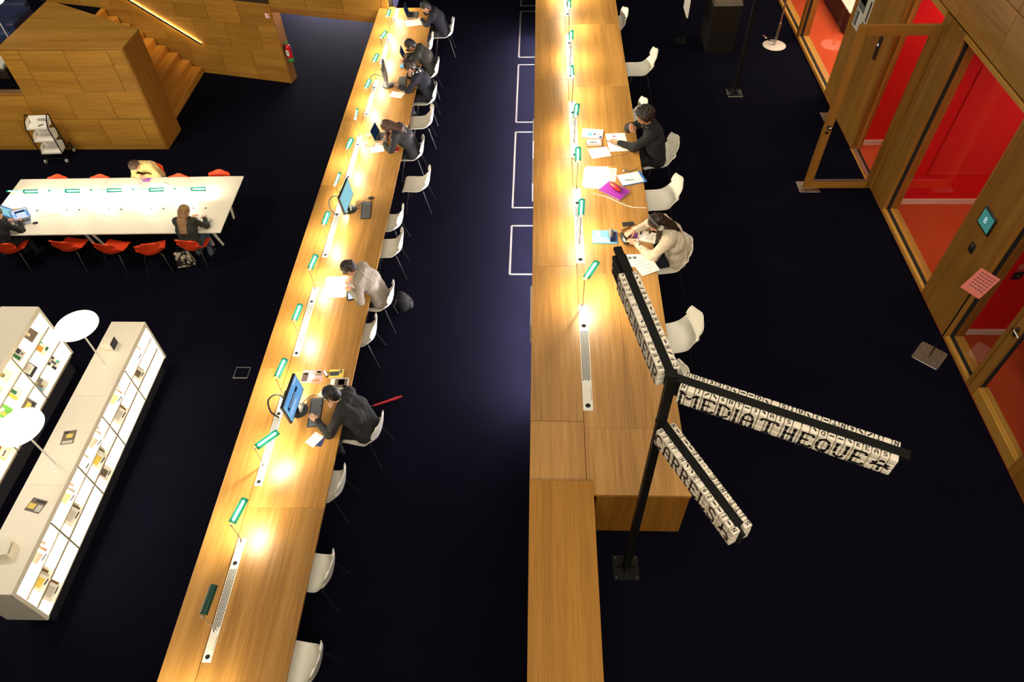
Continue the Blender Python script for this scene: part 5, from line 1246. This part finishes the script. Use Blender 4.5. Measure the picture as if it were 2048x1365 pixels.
# second post further back (its arms are above the frame)
P2S = thing('signpost', 'tall black post with steel base plate at the back of the upper terrace', 'post', (3.40, 11.37, HIGH))
MB().box(-.031,.031,-.031,.031,.01,4.6).build('post', 'black_steel', P2S, bev=.003)
MB().box(-.125,.125,-.125,.125,0,.014).build('base_plate', 'brushed_steel', P2S, bev=.003)
for s in (-1,1):
    for q in (-1,1): MB().lathe([(.013,.013),(.013,.022)], 6, (s*.098,q*.098,0)).build('bolt', 'black_steel', P2S)
for a in range(4):
    M_ = Rz(a*PI/2+PI/4); v = [M_ @ Vector(p) for p in ((.03,-.03,.014),(.14,-.03,.014),(.03,-.03,.09),(.03,.03,.014),(.14,.03,.014),(.03,.03,.09))]
    MB().add(v, [(0,1,2),(3,5,4),(0,3,4,1),(1,4,5,2),(2,5,3,0)]).build('gusset', 'black_steel', P2S)
# round based stand with a foot pedal
t = thing('pedal_stand', 'slim steel stand with round base plate and foot pedal', 'stand', (4.44, 13.07, HIGH))
MB().lathe([(.213,0),(.213,.006),(.205,.010)], 36).build('base_disc', 'skirting_white', t, smooth=True)
MB().tube([(0,0,.008),(0,0,.42)], .026, 14).build('lower_tube', 'brushed_steel', t, smooth=True); MB().tube([(0,0,.42),(0,0,1.3)], .015, 12).build('upper_tube', 'brushed_steel', t, smooth=True)
MB().lathe([(.028,.41),(.028,.43),(.02,.435)], 14).build('collar', 'chrome', t, smooth=True)
MB().tube([(0,.03,.06),(-.12,.16,.03),(-.12,.22,.03)], .008, 6).tube([(.09,.16,.05),(.09,.22,.05),(-.1,.22,.04)], .007, 6).build('pedal_rod', 'black_steel', t, smooth=True)
MB().obox((-.13,.27,.035), (.05,.12,.012), Rz(.3)).build('pedal', 'brushed_steel', t, bev=.003)
MB().box(-.06,.06,-.05,.05,1.28,1.55).build('dispenser', 'white_metal', t, bev=.01)
# dark display case at the top of the frame
t = thing('display_case', 'dark pedestal display case with glass top at the back', 'display case', (3.365, 13.12, HIGH))
MB().box(-.25,.25,-.33,.33,0,.86).build('pedestal', 'case_dark', t, bev=.004)
MB().box(-.255,.255,-.335,.335,.86,.885).build('rim', 'brushed_steel', t, bev=.003); MB().box(-.23,.23,-.31,.31,.885,.892).build('tray', 'taupe_card', t)
for (a,b,c,d) in ((-.25,.25,-.33,-.324),(-.25,.25,.324,.33),(-.25,-.244,-.324,.324),(.244,.25,-.324,.324),):
    MB().box(a,b,c,d,.885,1.12).build('glass_side', 'pane_glass', t)
MB().box(-.25,.25,-.33,.33,1.12,1.126).build('glass_top', 'pane_glass', t)
t = thing('leaflet_stand', 'narrow white leaflet board beside the dark display case', 'stand', (2.72, 13.22, HIGH)); MB().box(-.012,.012,-.20,.25,.55,1.0).build('board', 'white_metal', t, bev=.003); MB().tube([(0,.05,.0),(0,.05,.55)], .012, 8).build('post', 'black_steel', t); MB().box(-.1,.1,-.08,.18,0,.01).build('foot', 'black_steel', t)

# ------------------------------------------------------------------ lit display cabinets on the lower terrace
def display_cabinet(label, xr, w, y0, y1, ztop, zbot, divs, tiers, slope, glow, strip):
    t = thing('display_cabinet', label, 'cabinet', (0, 0, LOW))
    xl = xr-w; fr = .075
    n = max(1, int(round((y1-y0)/1.65)))
    for i in range(n):
        a = y0+(y1-y0)*i/n; b = y0+(y1-y0)*(i+1)/n; panel(t, 'top_board', xl, xr, a+.0006, b-.0006, ztop-.03, ztop, 'white_laminate', .002)
    panel(t, 'fascia', xr-.03, xr, y0, y1, ztop-.085, ztop-.031, 'white_laminate', .001)
    panel(t, 'end_board', xl, xr, y1-.05, y1, zbot, ztop-.031, 'white_laminate', .002); panel(t, 'end_board', xl, xr, y0, y0+.05, zbot, ztop-.031, 'white_laminate', .002)
    panel(t, 'bottom_board', xl, xr-.012, y0+.05, y1-.05, zbot, zbot+.02, 'white_laminate', .002)
    panel(t, 'back_board', xl, xl+.02, y0+.05, y1-.05, zbot+.02, ztop-.031, 'white_laminate', .002)
    panel(t, 'light_panel', xr-.30, xr-.29, y0+.05, y1-.05, zbot+.03, ztop-.04, glow, .001)
    if strip: panel(t, 'led_strip', xr-.055, xr-.037, y0+.06, y1-.06, ztop-.062, ztop-.045, 'led_shelf', .001)
    panel(t, 'plinth', xl+.06, xr-.10, y0+.10, y1-.10, 0, zbot, 'plinth_navy', .002)
    for d in divs:
        panel(t, 'divider', xr-.29, xr-.008, d-.012, d+.012, zbot+.02, ztop-.085, 'white_laminate', .001)
        panel(t, 'divider_edge_shade', xr-.008, xr-.002, d-.0125, d+.0125, zbot+.02, ztop-.085, 'shelf_edge_shade', .001)  # thin dark strip paints the divider's unlit front edge
    ds = [y0+.05] + sorted(divs) + [y1-.05]
    for z in tiers:
        for a, b in zip(ds[:-1], ds[1:]):
            s = panel(t, 'shelf_board', xr-.27, xr-.02, a+.009, b-.009, z-.006, z+.006, 'white_laminate', .001); s.rotation_euler = (0, math.radians(slope), 0)
            panel(t, 'shelf_lip', xr-.026, xr-.014, a+.013, b-.013, z-.052, z-.034, 'shelf_edge_shade', .001)  # lip in the darker tone, its shade painted in
    return t
C1 = display_cabinet('long white lit magazine cabinet nearer the aisle', -6.37, .56, 3.12, 7.61, 1.18, .30, [6.66,5.80,4.955,4.108], [.88,.62,.345], 14, 'shelf_light_strong', True)
C2 = display_cabinet('taller white lit book display cabinet at the left edge', -7.97, .62, 3.3, 7.62, 1.52, .38, [6.63,5.64,4.65], [1.14,.78,.40], 16, 'shelf_light', False)
def face_book(x, y, z, w, h, th, label, mat, prints=(), tiltd=24, cat='book', rz_=0):
    """book leaning back on a shelf with its cover towards +x"""
    t = thing('display_book', label, cat, (x, y, z)); t.rotation_euler = (0, math.radians(-tiltd), math.radians(rz_))
    MB().box(-th, 0, -w/2, w/2, 0, h).build('cover', mat, t, bev=.001); MB().box(-th+.002, -.002, -w/2+.002, w/2-.001, h-.001, h+.0008).build('pages', 'paper', t)
    for (a0, a1, b0, b1, mm) in prints: MB().box(0, .0008, w/2-w*a1, w/2-w*a0, h*b0, h*b1).build('print', mm, t)
    return t
BK = [(7.27,1.16,'grey book with black lettering and a pale round emblem, top row','taupe_card',((.05,.5,.80,.92,'ink'),(.5,.75,.35,.6,'paper'),(.56,.69,.41,.54,'amber'))),
 (6.86,1.16,'black and white photo book, top row of the tall cabinet','paper_grey',((.1,.5,.3,.9,'ink'),(.6,.9,.1,.7,'green_pen'),(.2,.4,.1,.25,'grey_card'))),
 (7.27,.80,'white book with orange figure, middle row of the tall cabinet','paper',((.35,.85,.3,.75,'amber'),(.02,.15,.5,.98,'teal_card'),(.1,.45,.05,.2,'green_pen'))),
 (6.84,.80,'dark book with cream oval and purple corner, middle row','ink',((.1,.9,.2,.8,'paper'),(.18,.82,.27,.73,'grey_card'),(.05,.4,.70,.95,'purple'),(.25,.75,.42,.50,'paper'))),
 (7.27,.425,'black and white crowd picture book, bottom row of the tall cabinet','paper',((.05,.3,.5,.9,'ink'),(.35,.6,.2,.6,'grey_card'),(.65,.9,.5,.85,'ink'),(.5,.7,.7,.95,'navy_card'),(.1,.3,.1,.3,'teal_card'),(.7,.95,.05,.35,'ink'))),
 (6.45,1.16,'white booklet with small picture, top row beside the divider','paper',((.5,.8,.35,.65,'taupe_card'),(.55,.75,.42,.55,'yellow_card'))),
 (6.82,.425,'grey figure drawing book, bottom row by the divider','paper_grey',((.1,.5,.4,.9,'grey_card'),(.5,.8,.2,.6,'taupe_card'),(.75,.95,.1,.9,'cyan_card'))),
 (6.17,1.16,'book with reddish faces, top row at the left frame edge','paper',((.1,.4,.5,.9,'brown_card'),(.4,.9,.1,.5,'grey_card'),(.3,.6,.6,.8,'red_vinyl'))),
 (6.36,.80,'cream book with yellow band and dark oval, middle row','paper',((.3,.6,.3,.8,'green_pen'),(.65,.95,.1,.8,'yellow_card'))),
 (6.40,.425,'landscape photo book, bottom row of the tall cabinet','grey_card',((.0,1,.55,.75,'taupe_card'),(.3,.9,.25,.55,'yellow_card'),(.1,.4,.1,.3,'ink'),(.6,.9,.05,.2,'cyan_card'))),
 (6.02,.80,'bright green book, middle row at the left edge','green_card',((.3,.7,.4,.8,'paper'),(.55,.8,.2,.5,'yellow_card'))),
 (5.54,.425,'beige book with brown animal, bottom row below the second disc lamp','yellow_card',((.1,.9,.05,.5,'paper'),(.2,.6,.55,.95,'brown_card'),(.3,.8,.2,.3,'taupe_card')))]
for y, z, lab, mm, pr in BK: face_book(-8.05, y, LOW+z+.0, .21, .26, .015, lab, mm, pr)
MG = [(7.18,.90,.20,3),(6.97,.645,.16,2),(6.36,.90,.24,4),(6.20,.645,.22,3),(5.62,.90,.22,5),(5.44,.645,.20,4),(5.15,.90,.18,3),(5.30,.37,.16,2),(4.68,.90,.20,4),(4.50,.645,.22,3),(3.82,.90,.20,4),(3.60,.645,.18,4),(3.50,.37,.20,2)]
oi = 0
for k, (y, z, w, n) in enumerate(MG):
    for j in range(n):
        face_book(-6.405-.018*(n-1-j), y-.045*j, LOW+z-.06, w*1.15, .29, .006,
          'magazine in the lit cabinet, group %s counted from the far end, %s from the back' % (ordl[k], ordl[j]), ['brown_card','paper_grey','taupe_card','paper'][(k+j) % 4] if j < n-1 else 'paper',
          ((.1,.9,.78,.92,['ink','brown_card','grey_card','navy_card','yellow_card'][k % 5]),(.2,.8,.2,.55,['paper_grey','taupe_card','yellow_card'][k % 3]),(.1,.5,.08,.14,'ink')) if j == n-1 else (), 20+4*j, 'magazine', -4*j)
# disc lamps standing on the nearer cabinet and one beside the sofa
def disc_lamp(x, y, z, h, r, label, base=True):
    t = thing('disc_lamp', label, 'lamp', (x, y, z))
    MB().lathe([(.05,0),(.05,.006),(.012,.010)], 20).build('base', 'white_metal', t, smooth=True); MB().tube([(0,0,.008),(0,0,h)], .012, 10).build('pole', 'white_metal', t, smooth=True)
    MB().lathe([(r-.02,h-.004),(r,h+.006),(r,h+.028),(r-.015,h+.036)], 48).build('disc', 'disc_light', t, smooth=True)
disc_lamp(-6.64, 6.68, LOW+1.18, .92, .30, 'white glowing disc lamp at the far end of the magazine cabinet')
disc_lamp(-6.63, 4.93, LOW+1.18, .92, .30, 'white glowing disc lamp above the middle of the magazine cabinet')
disc_lamp(-12.42, 15.92, MID, 1.2, .33, 'white glowing disc lamp at the top left corner by the blue sofa')
# things on the cabinet top
t = thing('display_cube', 'small white cube with a black face on the magazine cabinet', 'display', (-6.72, 7.08, LOW+1.18), math.radians(0)); MB().box(-.09,.075,-.085,.085,0,.15).build('block', 'white_laminate', t, bev=.003); MB().box(.0755,.079,-.083,.083,.002,.148).build('face', 'ink', t)
t = thing('card_box', 'white card box at the near end of the magazine cabinet', 'box', (-6.72, 3.66, LOW+1.18), .12); MB().box(-.12,.12,-.10,.10,0,.13).build('box_body', 'white_laminate', t, bev=.004); MB().box(.12,.124,-.07,.07,.09,.096).build('slot', 'ink', t)
sheet(-6.655, 5.38, LOW+1.181, .18, .23, 10, 'dark photo leaflet on the magazine cabinet, farther one', 'taupe_card', .003, 1, 'leaflet', 'leaflet', prints=((.1,.9,.05,.25,'paper_grey'),(.3,.8,.45,.75,'yellow_card'),(.1,.4,.8,.95,'ink')))
sheet(-6.62, 4.31, LOW+1.181, .23, .19, -14, 'dark photo leaflet on the magazine cabinet, nearer one', 'taupe_card', .003, 1, 'leaflet', 'leaflet', prints=((.6,.95,.1,.6,'paper_grey'),(.05,.5,.2,.6,'yellow_card'),(.3,.95,.75,.9,'ink')))

# ------------------------------------------------------------------ book trolley, sofa
t = thing('book_trolley', 'book trolley with three white trays and black tube frame', 'trolley', (-11.22, 13.86, LOW), .06)
for z in (.24, .56, .88):
    s = MB()
    s.obox((0,-.09,z+.02), (.46,.20,.006), Rx(math.radians(14))); s.obox((0,.06,z+.09), (.46,.006,.20), Rx(math.radians(-24)))
    s.obox((0,-.187,z+.015), (.46,.006,.035), Rx(0))
    tr = s.build('tray', 'white_metal', t)
    for sx in (-1,1):
        MB().add([(sx*.23,-.19,z),(sx*.23,-.02,z+.02),(sx*.23,.10,z+.17),(sx*.23,-.10,z+.14),(sx*.236,-.19,z),(sx*.236,-.02,z+.02),(sx*.236,.10,z+.17),(sx*.236,-.10,z+.14)], [(0,1,2,3),(7,6,5,4),(0,4,5,1),(1,5,6,2),(2,6,7,3),(3,7,4,0)]).build('tray_side', 'white_metal', t)
    if z > .8:
        for k in range(2): MB().obox((.05,.052-.012*k,z+.12-.025*k), (.18,.002,.010), Rx(math.radians(-24))).build('printed_line', 'ink', t)
        MB().obox((.05,-.07,z+.035), (.11,.03,.012), Rz(.6) @ Rx(.25)).build('marker', 'grey_plastic', t)
for sx in (-1,1):
    MB().tube([(sx*.245,-.19,.10),(sx*.245,-.19,.80),(sx*.245,-.19,.90),(sx*.245,-.10,1.03),(sx*.245,.02,1.12),(sx*.245,.08,1.10),(sx*.245,.08,1.02),(sx*.245,.06,.94),(sx*.245,.07,.30),(sx*.245,.10,.20),(sx*.245,.19,.26),(sx*.245,.25,.24),(sx*.245,.25,.11)], .013, 8).build('side_frame', 'black_steel', t, smooth=True)
    MB().tube([(sx*.245,-.19,.11),(sx*.245,.25,.11)], .012, 8).build('base_rail', 'black_steel', t, smooth=True)
MB().tube([(-.245,-.19,.11),(.245,-.19,.11)], .012, 8).build('cross_bar', 'black_steel', t, smooth=True)
for sx in (-1,1):
    for yy in (-.19,.25):
        w_ = MB().tube([(sx*.245-.014,yy,.045),(sx*.245+.014,yy,.045)], .045, 18).build('caster_wheel', 'paper_grey', t, smooth=True)
        MB().tube([(sx*.245,yy,.045),(sx*.245,yy,.11)], .011, 8).build('caster_fork', 'chrome', w_, smooth=True)
t = thing('sofa', 'dark blue sofa with raised arms at the top left corner', 'sofa', (-12.58, 16.55, MID), .05)
MB().box(-1.6,.10,-.40,.42,.12,.40).build('seat', 'sofa_blue', t, bev=.05, seg=3); MB().box(-1.6,.22,.40,.62,.10,.74).build('backrest', 'sofa_blue', t, bev=.05, seg=3); MB().box(.06,.26,-.44,.55,.10,.62).build('armrest', 'sofa_blue', t, bev=.05, seg=3)
for a, b in ((-1.1,-.4),(.1,-.4),(.1,.4),(-1.1,.4)): MB().tube([(a,b,0),(a,b,.13)], .02, 8).build('foot', 'black_steel', t)
